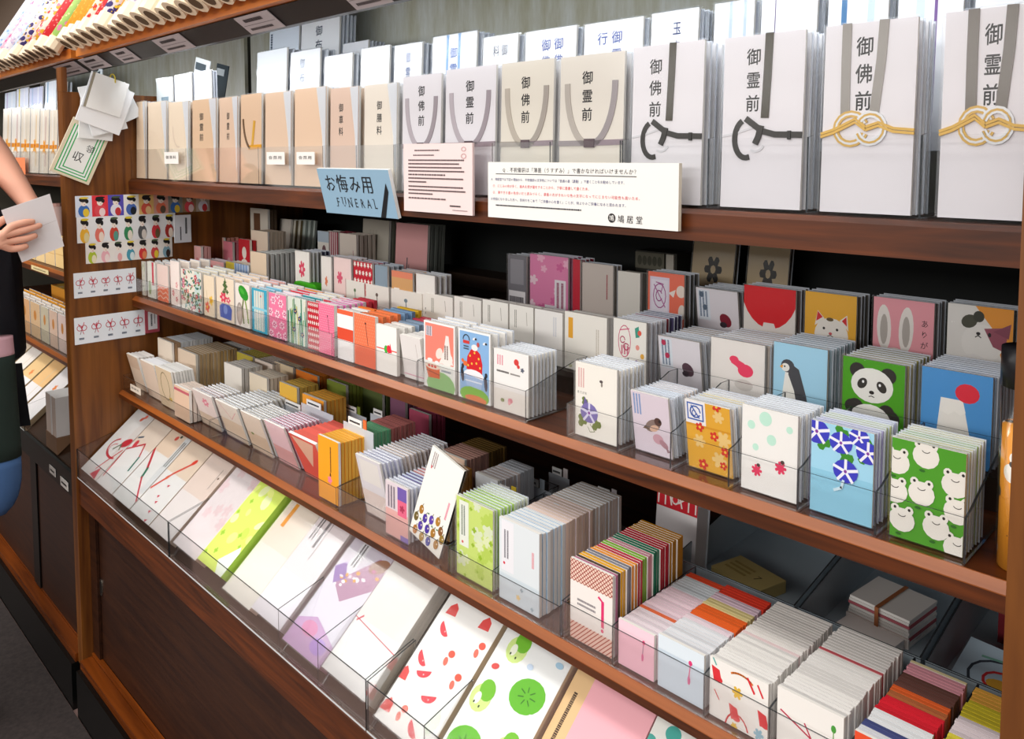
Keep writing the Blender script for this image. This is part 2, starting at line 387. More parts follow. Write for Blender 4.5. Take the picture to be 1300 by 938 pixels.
price_card(296, 19, 42, 5, ('千代', 'wide white price card above the tallest white envelopes'))
price_card(428, -10, 46, 6, ('紙巻', 'price card cut off at the top edge of the picture'))
# ------------------------------------------------------------------ packets and stacks
CACHE = {}
def shade(h, k):
    h = h.strip('#'); return '#'+''.join('%02x' % int(int(h[i:i+2], 16)*k) for i in (0, 2, 4))
def packet_mesh(name, w, h, t, face, edge, film, key=None):
    k = (name, round(w, 4), round(h, 4), round(t, 4), face, edge, film)
    if k not in CACHE:
        m = MB(); i = .0018 if film else 0
        y0 = t*.22 if film else 0
        # envelope: a folded paper body with a bevelled flap line along the top
        x0, x1, z1 = -w/2+i, w/2-i, h-i
        m.box((x0, y0, .0002), (x1, t*.8 if film else t, z1), P(face), top=P(edge), side=P(edge))
        if film:
            m.box((-w/2, t*.42, .0001), (x0-.0001, t*.5, h), HAZE); m.box((x1+.0001, t*.42, .0001), (w/2, t*.5, h), HAZE)
            m.box((x0, t*.40, z1+.0001), (x1, t*.52, h), HAZE)
        CACHE[k] = m.mesh(name)
    return CACHE[k]
def front_packet(name, w, h, t, face, edge, draw, film, nom=(70, 95), extra=None):
    R = empty(name); m = MB(); i = .0018 if film else 0
    y0 = max(t*.3, .0016) if film else 0
    x0, x1, z1 = -w/2+i, w/2-i, h-i
    m.box((x0, y0, .0002), (x1, max(t*.85, y0+.001), z1), P(face), top=P(edge), side=P(edge))
    if draw:
        sh = Sheet((x1-x0)*1000, z1*1000, *nom); draw(sh)
        m.sheet(sh, (x0, y0, .0002), (1, 0, 0), (0, 0, 1), (0, -1, 0), .00012)
    m.build('paper', R)
    if film:
        f = MB(); f.box((-w/2, 0, .0001), (w/2, max(t*.95, y0+.0015), h), FILM); f.build('clear_sleeve', R)
    if extra: extra(R, w, h, y0)
    return R
def stack(name, cat, Y0, z0, xl, xr, yt, n, depth, draw, face, cols, desc, short, lean=0, film=True, edge='#f2efe9', nom=(70, 95), h=None, ln=None, where='', hj=.0, yb=None, dx=0, rz=0, extra=None, wmax=None):
    """xl,xr: photo columns of the front's lower corners; yt: photo row of its top left corner."""
    X0, X1 = Xat(xl, Y0, z0), Xat(xr, Y0, z0)
    if X1 > XP: X0, X1 = max(X0, XP+.010), min(X1, XR-.008)
    w = X1-X0
    if h is None: h = Zat(yt, X0, Y0)-z0
    a = math.radians(lean); p = depth/n; t = min(p*math.cos(a)*.8, .0075)
    yb0 = Y0-min(0, math.sin(a))*h if lean < 0 else Y0
    z0 += t*1.3*max(0, math.sin(a))
    rj = random.Random(int(xl*7+xr))
    fr = front_packet(name, w, h, t, face, edge, draw, film, nom, extra)
    fr.location = ((X0+X1)/2, yb0, z0+.0005); fr.rotation_euler = (-a, 0, rz)
    tag(fr, desc, cat)
    k = 1
    flat = []
    for c in cols:
        flat += [c]*c[1]
    while len(flat) < n-1: flat.append(cols[-1])
    src = {}
    for i in range(n-1):
        c = flat[i]; hx = c[0]
        hh = h-.002 if not hj else h-rj.uniform(0, hj)
        if hj: hh = round(hh, 3)
        me = packet_mesh(name, w, hh, t, hx, shade(c[3] if len(c) > 3 else hx, (1, .95, .98, .9)[rj.randrange(4)]), film)
        o = bpy.data.objects.new(name, me); COL.objects.link(o)
        o.location = ((X0+X1)/2+rj.uniform(-.0011, .0011)+dx*(i+1), yb0+p*(i+1), z0+.0005); o.rotation_euler = (-a, 0, rz)
        tag(o, (c[2]+' ' if c[2] else '')+f'{name.replace("_", " ")} filed behind {short}', cat, 'packets behind '+short+(' '+c[2] if c[2] else ''))
    return X0, X1, h
def tray(label, x0, x1, y0, y1, z, lip, back, divs=(), mat=None, slope=True, wall=.002, name='acrylic_tray'):
    mat = mat or ACR
    R = empty(name, ((x0+x1)/2, (y0+y1)/2, z)); cx, cy = (x0+x1)/2, (y0+y1)/2; tag(R, label, 'tray')
    def bx(nm, lo, hi, top=None):
        m = MB(); m.box((lo[0]-cx, lo[1]-cy, lo[2]), (hi[0]-cx, hi[1]-cy, hi[2]), mat, top=top); m.build(nm, R)
    bx('base', (x0, y0+wall, .0002), (x1, y1-wall, wall))
    bx('front_lip', (x0, y0, .0002), (x1, y0+wall-.0002, lip), RIM)
    bx('back_wall', (x0, y1-wall+.0002, .0002), (x1, y1, back), RIM)
    pts = [(y0+wall, wall+.0002), (y0+wall, lip), (y0+wall+.012, lip+.002), (y1-wall-.02, back), (y1-wall, back), (y1-wall, wall+.0002)]
    for i, x in enumerate([x0+wall/2, *divs, x1-wall/2]):
        m = MB(); m.prism([(y-cy, q) for y, q in pts], 0, x-cx-wall/2, x-cx+wall/2, mat, RIM)
        m.build('side_wall' if i in (0, len(divs)+1) else 'divider', R)
    return R
# ------------------------------------------------------------------ printed designs (70 x 95 mm nominal)
def bigfrog(S, x, y, k=1.):
    S.ell(x, y, 10*k, 9*k, '#ece8e0'); S.ell(x-5.5*k, y+8*k, 3.3*k, 3.3*k, '#ece8e0', n=9); S.ell(x+5.5*k, y+8*k, 3.3*k, 3.3*k, '#ece8e0', n=9)
    S.ell(x-5.5*k, y+8.5*k, 1.2*k, 1.2*k, '#2c2a26', n=6); S.ell(x+5.5*k, y+8.5*k, 1.2*k, 1.2*k, '#2c2a26', n=6)
    S.arc(x, y+4.5*k, 3*k, 2*k, 200, 340, .7, '#3a332c', 5); S.ell(x-3, y-11*k, 3, 1.5, '#2f6d22', n=7)
def d_frogs(S):
    S.rect(0, 0, 70, 95, '#4f9f26')
    for x, y in ((5, 72), (33, 84), (61, 64), (4, 44), (30, 48), (64, 40), (12, 18), (45, 20), (65, 6)): bigfrog(S, x, y, 1.28)
def star_flower(S, x, y, r, c='#3d3fc0', w='#f3f3fa'):
    S.ell(x, y, r, r*.85, c)
    for i in range(5):
        a = i*1.2566+.3; S.line([(x, y), (x+r*math.cos(a), y+r*.85*math.sin(a))], r*.22, w)
    S.ell(x, y, r*.14, r*.14, '#8a3da0', n=6)
def d_morning(S):
    S.rect(0, 0, 70, 95, '#a5d8ee'); S.rect(0, 0, 70, 45, '#92cbe2')
    for x, y in ((14, 74), (34, 88), (60, 70), (40, 64), (66, 80)): S.flower(x, y, 9, '#3d8f2a', None, 3)
    for x, y, r in ((6, 84, 15), (34, 78, 13), (54, 88, 11), (64, 74, 13), (40, 50, 14)): star_flower(S, x, y, r)
    S.line([(38, 40), (36, 32), (28, 28)], 3, '#cfe6f0')
def ladybug(S, x, y, r=6):
    S.flower(x, y, r, '#e23a62', None, 7); S.ell(x+r*.3, y+r*.9, r*.35, r*.3, '#4a3a36', n=7)
def d_mint(S):
    S.rect(0, 0, 70, 95, '#eeece8')
    for x, y, r in ((12, 74, 5), (38, 62, 6), (18, 50, 4), (30, 84, 8), (60, 78, 4)): S.ell(x, y, r, r, '#bfe6d4')
    ladybug(S, 20, 24, 7); ladybug(S, 50, 34, 7.5)
def d_yellow(S):
    S.rect(0, 0, 70, 95, '#e6ae3a'); S.rect(0, 62, 32, 33, '#f2f0f0'); S.rect(0, 60, 70, 3, '#d99a28')
    for x, y, r in ((52, 80, 9), (58, 50, 12), (20, 40, 10), (50, 20, 12)): S.flower(x, y, r, '#eccb84', None, 6)
    S.rect(3, 68, 26, 24, '#4468b4'); S.rect(5, 70, 22, 20, '#f0f0f4'); S.arc(16, 80, 8, 8, 0, 330, 2, '#3b5fae'); S.line([(10, 88), (22, 72)], 2, '#3b5fae'); S.arc(14, 78, 3, 4, 0, 360, 1.4, '#3b5fae')
    for x, y, r in ((22, 60, 7), (44, 52, 7), (60, 34, 7), (50, 94, 7), (24, 8, 8), (56, 14, 6)): S.flower(x, y, r, '#d8382c', '#f2c64a', 5)
def d_sparrow(S):
    S.rect(0, 0, 70, 95, '#e2d6e0'); S.bars(3, 58, 16, 34, 3, '#6c93c8', True, 4)
    S.ell(38, 46, 16, 9, '#8d7a72', .5); S.ell(48, 54, 7, 6.5, '#5a4038'); S.poly([(24, 44), (18, 38), (32, 38)], '#6e5a4c'); S.ell(40, 42, 9, 5, '#d9b49c', .4); S.ell(51, 55, 2.5, 2.5, '#2a2220', n=8)
    S.ell(46, 26, 10, 8, '#d0a4b0'); S.ell(56, 20, 9, 5, '#b58a94', -.6); S.poly([(58, 18), (68, 10), (62, 8)], '#9a7680')
def d_purple_flower(S):
    S.rect(0, 0, 70, 95, '#efebe2'); S.bars(4, 62, 12, 26, 3, '#d8a0a0', True, 3); S.text('あさがお', 5, 56, 4, '#4a443e', gap=1.1); S.ell(44, 76, 3, 2, '#5a5050', n=8); S.ell(45, 72, 1.6, 3, '#8a8078', n=8)
    S.flower(16, 46, 6, '#6d7f3c', None, 3); S.poly([(16, 52), (14, 40), (22, 44)], '#6b5f9a')
    S.flower(12, 20, 9, '#71813e', None, 3); S.flower(36, 20, 9, '#71813e', None, 3)
    star_flower(S, 24, 32, 15, '#7d72b0', '#dcd8ee'); S.line([(26, 18), (34, 10), (26, 8), (22, 14)], .8, '#7a8650')
def d_whitestamp(S):
    S.rect(0, 0, 70, 95, '#f1efec'); S.bars(6, 70, 14, 16, 3, '#e07c92', True, 2); S.ell(46, 80, 5, 5, '#d8403c'); S.ell(50, 74, 3, 3, '#d8403c'); S.flower(58, 70, 4, '#5a6070', None, 5)
    S.bars(6, 58, 26, 6, 1, '#4a4642', seed=5); S.bars(34, 58, 20, 5, 1, '#8a8682', seed=6); S.rect(0, 0, 70, 33, '#e9e4dc'); S.ell(18, 16, 4, 3, '#7d8a50'); S.ell(34, 18, 5, 4, '#dd8a96'); S.ell(32, 14, 3, 3, '#e8a8ae')
def d_penguins(S):
    S.rect(0, 0, 70, 110, '#f4f4f2'); S.rect(3, 4, 64, 103, '#8db9e4')
    S.ell(35, 8, 32, 14, '#7fbf3c'); S.ell(38, 3, 24, 6, '#e4824a')
    S.poly([(18, 48), (20, 68), (28, 80), (38, 83), (48, 76), (53, 60), (52, 42)], '#d81e26'); S.ell(36, 84, 7, 5, '#f4f2ee')
    for x, y in ((26, 70), (36, 76), (45, 68), (30, 58), (40, 60), (48, 54), (22, 54)): S.ell(x, y, 2, 2, '#f6cf4a', n=7)
    S.ell(34, 40, 22, 9, '#f4f4f6'); S.poly([(14, 40), (54, 36), (50, 20), (18, 22)], '#a9c6ea'); S.rect(15, 29, 37, 2, '#e8eef6')
    for x, y in ((9, 32), (60, 26)):
        S.ell(x, y+6, 3.5, 12, '#2c2c34', .1); S.ell(x+1, y+19, 3, 4, '#2c2c34', n=9)
    S.ell(16, 56, 5, 4, '#e8743c'); S.ell(10, 60, 3, 3, '#e8743c'); S.arc(18, 94, 7, 8, 0, 180, 1.6, '#39404a'); S.rect(11, 88, 14, 5, '#d83a34'); S.bars(12, 78, 12, 8, 2, '#46505a', seed=3)
    for x, y in ((36, 98), (58, 94)): S.ell(x, y, 4, 2, '#f2f2f2', .4); S.ell(x+3, y, 2.4, 1.8, '#2c3036', n=7)
    S.ell(44, 90, 3, 4, '#c8524a', n=8)
def d_coralmount(S):
    S.rect(0, 0, 70, 110, '#f6f4f2'); S.rect(3, 4, 64, 103, '#f08a78'); S.rect(3, 4, 64, 40, '#e9ebe6'); S.ell(38, 8, 32, 22, '#8fc07c')
    S.poly([(34, 44), (44, 60), (50, 92), (56, 92), (60, 66), (66, 46)], '#f3ece6'); S.ell(52, 54, 13, 12, '#f3ece6'); S.ell(35, 60, 7, 10, '#f1e6dc', -.5)
    S.bars(46, 52, 10, 24, 2, '#6b4a44', True, 5); S.poly([(3, 38), (36, 34), (36, 18), (10, 16)], '#d8622c'); S.ell(20, 36, 17, 5, '#f0dcc8')
    for x in (12, 19, 26): S.ell(x, 36, 3, 2.2, '#d82f26', n=8)
    S.line([(6, 28), (36, 24)], 1.6, '#8c3518'); S.ell(14, 46, 6, 3, '#f4f4f4'); S.ell(30, 44, 5, 3, '#f4f4f4'); S.ell(18, 46, 1.5, 1.5, '#333', n=6) if False else None
    S.rect(5, 86, 14, 16, '#e7e2ea'); S.bars(6, 86, 12, 16, 3, '#54505c', True, 8); S.bars(40, 30, 22, 6, 1, '#98a4b4', seed=2)
def d_panda(S):
    S.rect(0, 0, 70, 95, '#4fa31c')
    def head(x, y, k):
        S.ell(x-17*k, y+15*k, 9*k, 9*k, '#35302c'); S.ell(x+18*k, y+14*k, 9*k, 9*k, '#35302c'); S.ell(x, y, 24*k, 20*k, '#f1efe9', n=20)
        S.ell(x-11*k, y+1*k, 5*k, 7*k, '#3a3530', -.6); S.ell(x+11*k, y, 5*k, 7*k, '#3a3530', .6); S.ell(x-10*k, y+3*k, 1.4*k, 1.8*k, '#fff', n=7); S.ell(x+9*k, y+2*k, 1.4*k, 1.8*k, '#fff', n=7)
        S.ell(x, y-8*k, 3*k, 2.2*k, '#2c2622', n=9); S.line([(x-3*k, y-13*k), (x, y-12*k), (x+3*k, y-13*k)], 1*k, '#2c2622')
    S.ell(14, 38, 11, 9, '#35302c'); S.ell(54, 32, 12, 10, '#35302c')
    head(33, 24, 1.0); head(34, 66, 1.0)
def d_fuji(S):
    S.rect(0, 0, 70, 95, '#4f97d6'); S.rect(0, 0, 70, 20, '#4388c8'); S.poly([(14, 0), (20, 66), (42, 66), (56, 0)], '#efebe4'); S.poly([(19, 52), (20, 66), (42, 66), (45, 54), (40, 50), (34, 54), (28, 49)], '#f5f1ea'); S.ell(46, 74, 12, 10, '#e22f42')
def d_penguin(S):
    S.rect(0, 0, 70, 95, '#a9d8f0'); S.poly([(16, 62), (22, 60), (36, 20), (40, 0), (18, 0), (12, 30)], '#f2efe8'); S.poly([(22, 72), (34, 66), (44, 36), (50, 8), (36, 4), (28, 40), (20, 58)], '#4b4b50')
    S.ell(19, 68, 9, 8, '#4b4b50'); S.ell(16, 66, 5.5, 5, '#f2efe8'); S.ell(15, 67, 1.2, 1.2, '#222222', n=7); S.poly([(8, 66), (13, 69), (12, 64)], '#f0a030')
def d_blob(S):
    S.rect(0, 0, 70, 95, '#efe9e4'); S.ell(46, 56, 10, 9, '#ef4468'); S.poly([(30, 72), (44, 66), (50, 58), (40, 54), (34, 60), (27, 64)], '#ef4468'); S.ell(31, 69, 6, 5, '#ef4468'); S.ell(44, 36, 12, 8, '#d9d2cc'); S.rect(0, 0, 70, 14, '#8fc0d2')
def d_leftlabel(S, red='#c23a5a', obj='#5e4450'):
    S.rect(0, 0, 70, 95, '#ebe6ec'); S.rect(3, 40, 20, 52, '#e6ecf4'); S.bars(4, 44, 16, 46, 3, '#6b7e98', True, 4); S.ell(9, 84, 4, 5, red); S.ell(14, 62, 4, 5, red)
    S.ell(48, 44, 9, 12, obj, .5); S.ell(44, 36, 6, 5, '#3c3038')
def d_stamp(S):
    S.rect(0, 0, 70, 95, '#f2efe8'); S.arc(24, 62, 13, 24, 0, 360, 1.4, '#d2567e', 18); S.line([(14, 78), (34, 82)], 1.6, '#d2567e'); S.arc(20, 64, 5, 5, 0, 330, 1.6, '#c43c6a', 8); S.arc(28, 54, 6, 5, 30, 360, 1.8, '#c43c6a', 8); S.bars(16, 42, 18, 14, 3, '#c8446e', True, 5)
    S.poly([(46, 84), (54, 88), (56, 72), (48, 70)], '#3f9c88'); S.ell(56, 78, 4, 4, '#e6604e'); S.ell(52, 56, 4, 4, '#e89a8e'); S.ell(62, 44, 4, 4, '#e8b04a'); S.ell(10, 30, 4, 4, '#d89a4e'); S.ell(50, 34, 3, 3, '#8a6a9c')
def d_plain(c='#f2efea', hint=None):
    def f(S):
        S.rect(0, 0, S.nw, S.nh, c)
        if hint: hint(S)
    return f
def d_orangestrip(S):
    S.rect(0, 0, 70, 95, '#f1ede5'); S.rect(6, 52, 8, 34, '#e8a838'); S.bars(52, 30, 6, 44, 2, '#c9c0b4', True, 3); S.ell(10, 6, 3, 3, '#a8a850')
def d_coralstamp(S):
    S.rect(0, 0, 70, 95, '#f2795f'); S.ell(64, 70, 9, 9, '#f5e6da'); S.poly([(40, 66), (54, 72), (50, 60)], '#f7ece4'); S.ell(66, 40, 7, 11, '#e9dfd6'); S.rect(4, 30, 38, 58, '#e2d8ea'); S.rect(7, 36, 32, 48, '#ece6f2')
    S.arc(23, 60, 12, 18, 0, 360, 1.6, '#b45c9c', 14); S.line([(12, 76), (34, 44)], 1.6, '#b45c9c'); S.arc(22, 60, 6, 8, 30, 330, 1.6, '#a84a90', 8); S.line([(16, 80), (30, 78), (26, 66)], 1.4, '#a84a90')
def d_reddisc(S):
    S.rect(0, 0, 70, 95, '#ede9e4'); S.ell(35, 100, 40, 62, '#e0202a', n=26); S.poly([(24, 28), (28, 46), (42, 46), (48, 28)], '#efe9e4')
def d_cat(S):
    S.rect(0, 0, 70, 95, '#f0b63c'); S.poly([(14, 52), (18, 72), (28, 62)], '#f3efe8'); S.poly([(48, 62), (58, 70), (60, 50)], '#f3efe8'); S.poly([(16, 58), (18, 71), (25, 64)], '#d8343c'); S.poly([(51, 62), (57, 68), (58, 56)], '#d8343c'); S.ell(37, 8, 26, 26, '#f3efe8', n=20)
    S.ell(37, 42, 23, 22, '#f3efe8', n=20); S.ell(35, 62, 5, 2.4, '#6a5a3c'); S.ell(27, 50, 1.8, 1.8, '#2d2a28', n=8); S.ell(45, 50, 1.8, 1.8, '#2d2a28', n=8); S.ell(36, 44, 2.4, 1.8, '#d05a62', n=8); S.line([(32, 40), (36, 42), (40, 40)], .9, '#2d2a28'); S.rect(18, 18, 38, 4, '#c8323a')
def d_rabbit(S):
    S.rect(0, 0, 70, 95, '#f0a5b0')
    for x in (10, 36):
        S.ell(x+3, 60, 8.5, 27, '#f2ede8', .04 if x == 10 else -.04, n=18); S.ell(x+3, 58, 4.5, 18, '#b9b2ac', n=14)
    S.ell(27, 14, 26, 24, '#f2ede8', n=20); S.text('ありがとう', 60, 70, 8.5, '#40282a', True, 1.45)
def d_calico(S):
    S.rect(0, 0, 70, 95, '#e9e6e2'); S.poly([(30, 95), (70, 95), (70, 0), (56, 0), (60, 40), (48, 74)], '#e89a36'); S.ell(38, 56, 22, 20, '#efece8', n=20); S.ell(30, 10, 26, 34, '#e9e6e4', n=20)
    S.ell(24, 78, 9, 7, '#4b4a3c', .4); S.ell(34, 84, 6, 6, '#3b3a30'); S.poly([(40, 72), (66, 76), (62, 50), (50, 54)], '#9c5666'); S.poly([(50, 70), (68, 80), (66, 64)], '#8a4a5c')
    S.ell(46, 66, 1.8, 2.4, '#28262a', n=8); S.ell(34, 66, 2.4, 1.8, '#2a2626', n=8); S.line([(31, 62), (34, 64), (37, 62)], 1, '#2a2626'); S.ell(16, 22, 7, 9, '#8f5a64'); S.ell(60, 14, 5, 9, '#9c5666')
def d_kitty_card(S):
    S.rect(0, 0, 70, 70, '#bda886'); S.flower(36, 42, 15, '#231d1a', '#bda886', 6); S.bars(10, 12, 40, 10, 2, '#4b3d30', seed=5)
def d_fl(bg, shapes, seed=1):
    def f(S):
        S.rect(0, 0, S.nw, S.nh, bg)
        for n, r0, r1, cs, cc, mn, k in shapes:
            S.scatter(n, lambda x, y, r, L: S.flower(x, y, r.uniform(r0, r1), r.choice(cs), cc, k, L, r.uniform(0, 2)), seed, mn)
            seed_ = seed
    return f
def d_reddots(S):
    S.rect(0, 0, 70, 110, '#c8142c')
    for i in range(8):
        for j in range(6): S.flower(6+j*12.5+(6 if i % 2 else 0), 6+i*14, 4.6, '#f6ece4', None, 5, rot=i)
def d_pinkrings(S):
    S.rect(0, 0, 70, 110, '#ee7fa4')
    for i, (x, y) in enumerate(((18, 92), (48, 88), (6, 62), (34, 60), (64, 64), (22, 32), (52, 34), (8, 8), (40, 6), (66, 10), (36, 108))):
        S.flower(x, y, 11, '#f7d9e2', None, 6, rot=i); S.flower(x, y, 6, '#c83c78', '#f7e9ee', 5)
def d_iris(S):
    S.rect(0, 0, 70, 110, '#d8dfd2'); r = random.Random(4)
    for i in range(26):
        x = r.uniform(0, 70); S.line([(x, 0), (x+r.uniform(-10, 10), r.uniform(60, 112))], r.uniform(2, 4.5), r.choice(['#2f7d5c', '#5f9a4c', '#1f7a72', '#c9c050', '#e7e2cc', '#57a79c']))
    for x, y in ((24, 34), (46, 62), (30, 78), (56, 26)): S.flower(x, y, 7, '#3b2a6a', '#e8c84a', 5)
def d_lotusleaf(S):
    S.rect(0, 0, 70, 110, '#efe6de'); S.line([(44, 84), (34, 50), (40, 10)], 6, '#6f7a3c'); S.line([(44, 84), (58, 40), (62, 14)], 6, '#83a040'); S.ell(20, 32, 15, 30, '#a89a92'); S.ell(20, 34, 9, 22, '#c8bcb2'); S.ell(40, 88, 26, 16, '#2d9a28', -.5); S.ell(34, 92, 12, 6, '#49b53a', -.5)
def d_bluestripe(S):
    S.rect(0, 0, 70, 110, '#3aa9c6'); S.rect(10, 4, 46, 100, '#dfe6da')
    for x in (16, 28, 40, 50): S.rect(x, 4, 4, 100, '#a8c4c8'); S.rect(x+4.5, 4, 2, 100, '#f0d8c8')
    S.rect(0, 56, 70, 6, '#8fd0e0'); S.ell(42, 92, 3, 3, '#d0404c', n=8)
def d_hollyhock(S):
    S.rect(0, 0, 70, 110, '#f0dfc8'); S.rect(34, 50, 3, 60, '#5c7a3c')
    for x, y in ((36, 100), (32, 92), (40, 90), (36, 82), (30, 74), (44, 76)): S.flower(x, y, 6, '#4b6a34', None, 4)
    S.flower(28, 60, 14, '#e0405c', '#f3b8bc', 6); S.flower(48, 56, 9, '#d8506e', '#f7dfc8', 5); S.poly([(14, 8), (12, 36), (22, 44), (52, 44), (62, 34), (58, 6)], '#5a6cba'); S.ell(36, 30, 8, 12, '#8ea0da')
def d_lily(S):
    S.rect(0, 0, 70, 110, '#f1dfc4'); S.flower(48, 44, 14, '#f0c437', '#e8962a', 5); S.flower(22, 24, 16, '#e86a5a', '#f4c33c', 5); S.line([(24, 40), (18, 70)], 2, '#b8a878')
def d_garden(S):
    S.rect(0, 0, 110, 110, '#efe8da'); S.rect(74, 0, 30, 110, '#cfe0da')
    for c in ['#3f6b44', '#6f8a4e', '#2f7d7c']: S.scatter(22, lambda x, y, r, L, c=c: S.ell(x, y, 3, 7, c, r.uniform(0, 3), 7, L), hash(c) % 50 if False else len(c)+ord(c[1]), 4)
    S.scatter(22, lambda x, y, r, L: S.flower(x, y, r.uniform(4, 9), r.choice(['#c9304a', '#d86a8a', '#e08a7a', '#b8283c']), '#f3d9c4', 5, L, 0), 9, 12)
    S.scatter(8, lambda x, y, r, L: S.flower(x, y, 6, '#3d8f96', '#e3eee6', 6, L, 0), 4, 14)
def d_zigzag(S):
    S.rect(0, 0, 70, 110, '#f4dcd2'); S.rect(0, 0, 70, 44, '#f0815f')
    for y in (8, 22, 36): S.line([(0, y), (18, y+8), (36, y), (54, y+8), (70, y)], 3, '#f9d8c6')
def d_orangedots(S):
    S.rect(0, 0, 70, 110, '#f2764f')
    for i in range(17):
        for j in range(10): S.ell(4+j*7+(3.5 if i % 2 else 0), 4+i*6.4, 1, 1, '#f8b18f', n=5, L=2)
    S.rect(0, 0, 70, 38, '#ee6c46'); S.line([(38, 92), (46, 46)], 1.6, '#3a2420'); S.ell(38, 92, 2.6, 2.6, '#3a2420', n=8)
def d_pinkweave(S):
    S.rect(0, 0, 70, 110, '#ec6f92')
    for i in range(22):
        for j in range(13): S.ell(3+j*5.4+(2.7 if i % 2 else 0), 3+i*5, .9, .9, '#f9c6d2', n=5, L=2)
    S.line([(40, 84), (48, 46)], 1.5, '#4a2836'); S.ell(40, 84, 2.4, 2.4, '#4a2836', n=8)
def d_redband(S):
    S.rect(0, 0, 70, 110, '#f1efee'); S.rect(0, 44, 70, 26, '#dd4a2c'); S.rect(0, 100, 70, 10, '#e8603a')
def d_knot(S):
    S.rect(0, 0, 70, 110, '#f3f0ea'); S.rect(0, 54, 70, 2.6, '#e0402c'); S.ell(34, 56, 7, 9, '#3fae3c'); S.poly([(40, 48), (48, 72), (54, 50)], '#e0263c'); S.ell(42, 58, 6, 9, '#e0263c')
def d_fruit(S):
    S.rect(0, 0, 88, 150, '#f1efe8'); S.bars(8, 118, 14, 26, 3, '#8b7a82', True, 4); S.rect(10, 116, 3, 5, '#c83c4a'); S.bars(72, 60, 8, 30, 1, '#e08aa0', True, 3)
    r = random.Random(2)
    for x, y, c in ((16, 46, '#a8762a'), (30, 38, '#4a349a'), (46, 44, '#5b3fa8'), (62, 50, '#b07e2c'), (74, 40, '#8a5a2c'), (8, 30, '#6b5a2a'), (24, 22, '#51389e'), (42, 26, '#4a349a'), (58, 28, '#a8762a'), (14, 10, '#b5783c'), (34, 8, '#a8863a'), (52, 10, '#3d4aa0'), (72, 16, '#a8762a'), (82, 30, '#9a7a30')):
        S.ell(x, y, 6, 7.5, c); S.line([(x, y+6), (x+2, y+11)], 1.2, '#5a5a30'); S.ell(x+2, y+2, 1.6, 1.6, '#e8dcc8', n=6)
    for x, y in ((20, 32), (52, 36), (66, 38), (36, 50), (44, 16)): S.ell(x, y, 2.6, 1.4, '#5d8a6a', r.uniform(0, 3), 7)
# ------------------------------------------------------------------ middle shelf
A, B, C, D = (.79, 1.0845), (.935, 1.1185), (1.082, 1.1575), (1.205, 1.1855)
M, K = ('mini_envelope', 'envelope'), ('card_packet', 'card packet')
WH = [('#e9e6e1', 99, 'white', '#f6f4f0')]
def two(*cs): return list(cs)
def S2(row, nm, xl, xr, yt, n, dp, draw, face, cols, desc, short, **k):
    if draw is None: draw = d_plain(face)
    return stack(nm[0], nm[1], row[0], row[1], xl, xr, yt, n, dp, draw, face, cols, desc, short, **k)
# front row, from the dividing panel to the end panel
S2(A, M, 171.5, 184, 331, 5, .10, d_fl('#e6e4d6', [(9, 5, 9, ['#8fae7c', '#b7c99a'], None, 9, 5)], 2), '#e6e4d6', [('#dfe3d2', 99, 'pale green')], 'pale green leafy envelope at the dividing panel end of the middle shelf front', 'the pale green leafy one', nom=(70, 110))
S2(A, M, 186.5, 197.5, 331, 5, .10, d_plain('#eef0e6', lambda S: (S.rect(40, 40, 16, 70, '#d5485a'), S.ell(20, 30, 12, 22, '#9fb884'))), '#eef0e6', WH, 'white envelope with a red stripe and green leaf beside the pale green one', 'the red-striped white one', nom=(70, 110))
S2(A, M, 199, 213.5, 334, 5, .10, d_zigzag, '#f4dcd2', [('#f2d8ce', 99, 'pale pink')], 'pale pink envelope with orange zigzag lower half', 'the orange zigzag one', nom=(70, 110))
S2(A, M, 216, 228, 330, 4, .10, d_plain('#f5e8e0', lambda S: (S.flower(20, 30, 9, '#d8707c', '#f6e2d2'), S.flower(48, 52, 9, '#e8a3a4', '#f6e2d2'), S.flower(46, 16, 8, '#c95868', '#f6e2d2'))), '#f5e8e0', [('#f0e6dc', 99, 'cream')], 'tall cream envelope with small pink flowers low down', 'the cream pink-flower one', nom=(70, 110))
S2(A, M, 229.5, 255.5, 340, 5, .10, d_garden, '#efe8da', [('#e8e2d2', 99, 'cream')], 'broad envelope crowded with red garden flowers and a teal edge', 'the red garden flower one', nom=(110, 110))
S2(A, M, 258, 272, 348, 5, .10, d_lily, '#f1dfc4', [('#eedfc6', 99, 'cream')], 'cream envelope with yellow and red lilies', 'the lily one', nom=(70, 110))
S2(A, M, 274, 297, 350, 5, .10, d_hollyhock, '#f0dfc8', [('#efdcc8', 99, 'cream')], 'cream envelope with pink hollyhocks in a blue vase', 'the blue vase one', nom=(70, 110))
S2(A, M, 298, 317, 358, 6, .10, d_lotusleaf, '#efe6de', [('#efe9e4', 3, 'white'), ('#e7b9b4', 2, 'pink')], 'grey-pink envelope with one big green lotus leaf', 'the lotus leaf one', nom=(70, 110))
S2(A, M, 319, 339, 364, 6, .10, d_bluestripe, '#dfe6da', [('#7cc0d8', 2, 'light blue'), ('#efe6d8', 4, 'cream')], 'turquoise envelope with pale vertical stripes', 'the turquoise striped one', nom=(70, 110))
S2(A, M, 340.5, 363.5, 370, 6, .10, d_pinkrings, '#ee7fa4', [('#f3e2e6', 2, 'white'), ('#d83c48', 2, 'red'), ('#f0a04a', 2, 'orange')], 'pink envelope with white ringed blossoms', 'the ringed blossom one', nom=(70, 110))
S2(A, M, 364.5, 388.5, 375, 6, .10, d_iris, '#d8dfd2', [('#2c9298', 2, 'teal'), ('#ece4d4', 4, 'cream')], 'green envelope of tall iris leaves and violet flowers', 'the iris one', nom=(70, 110))
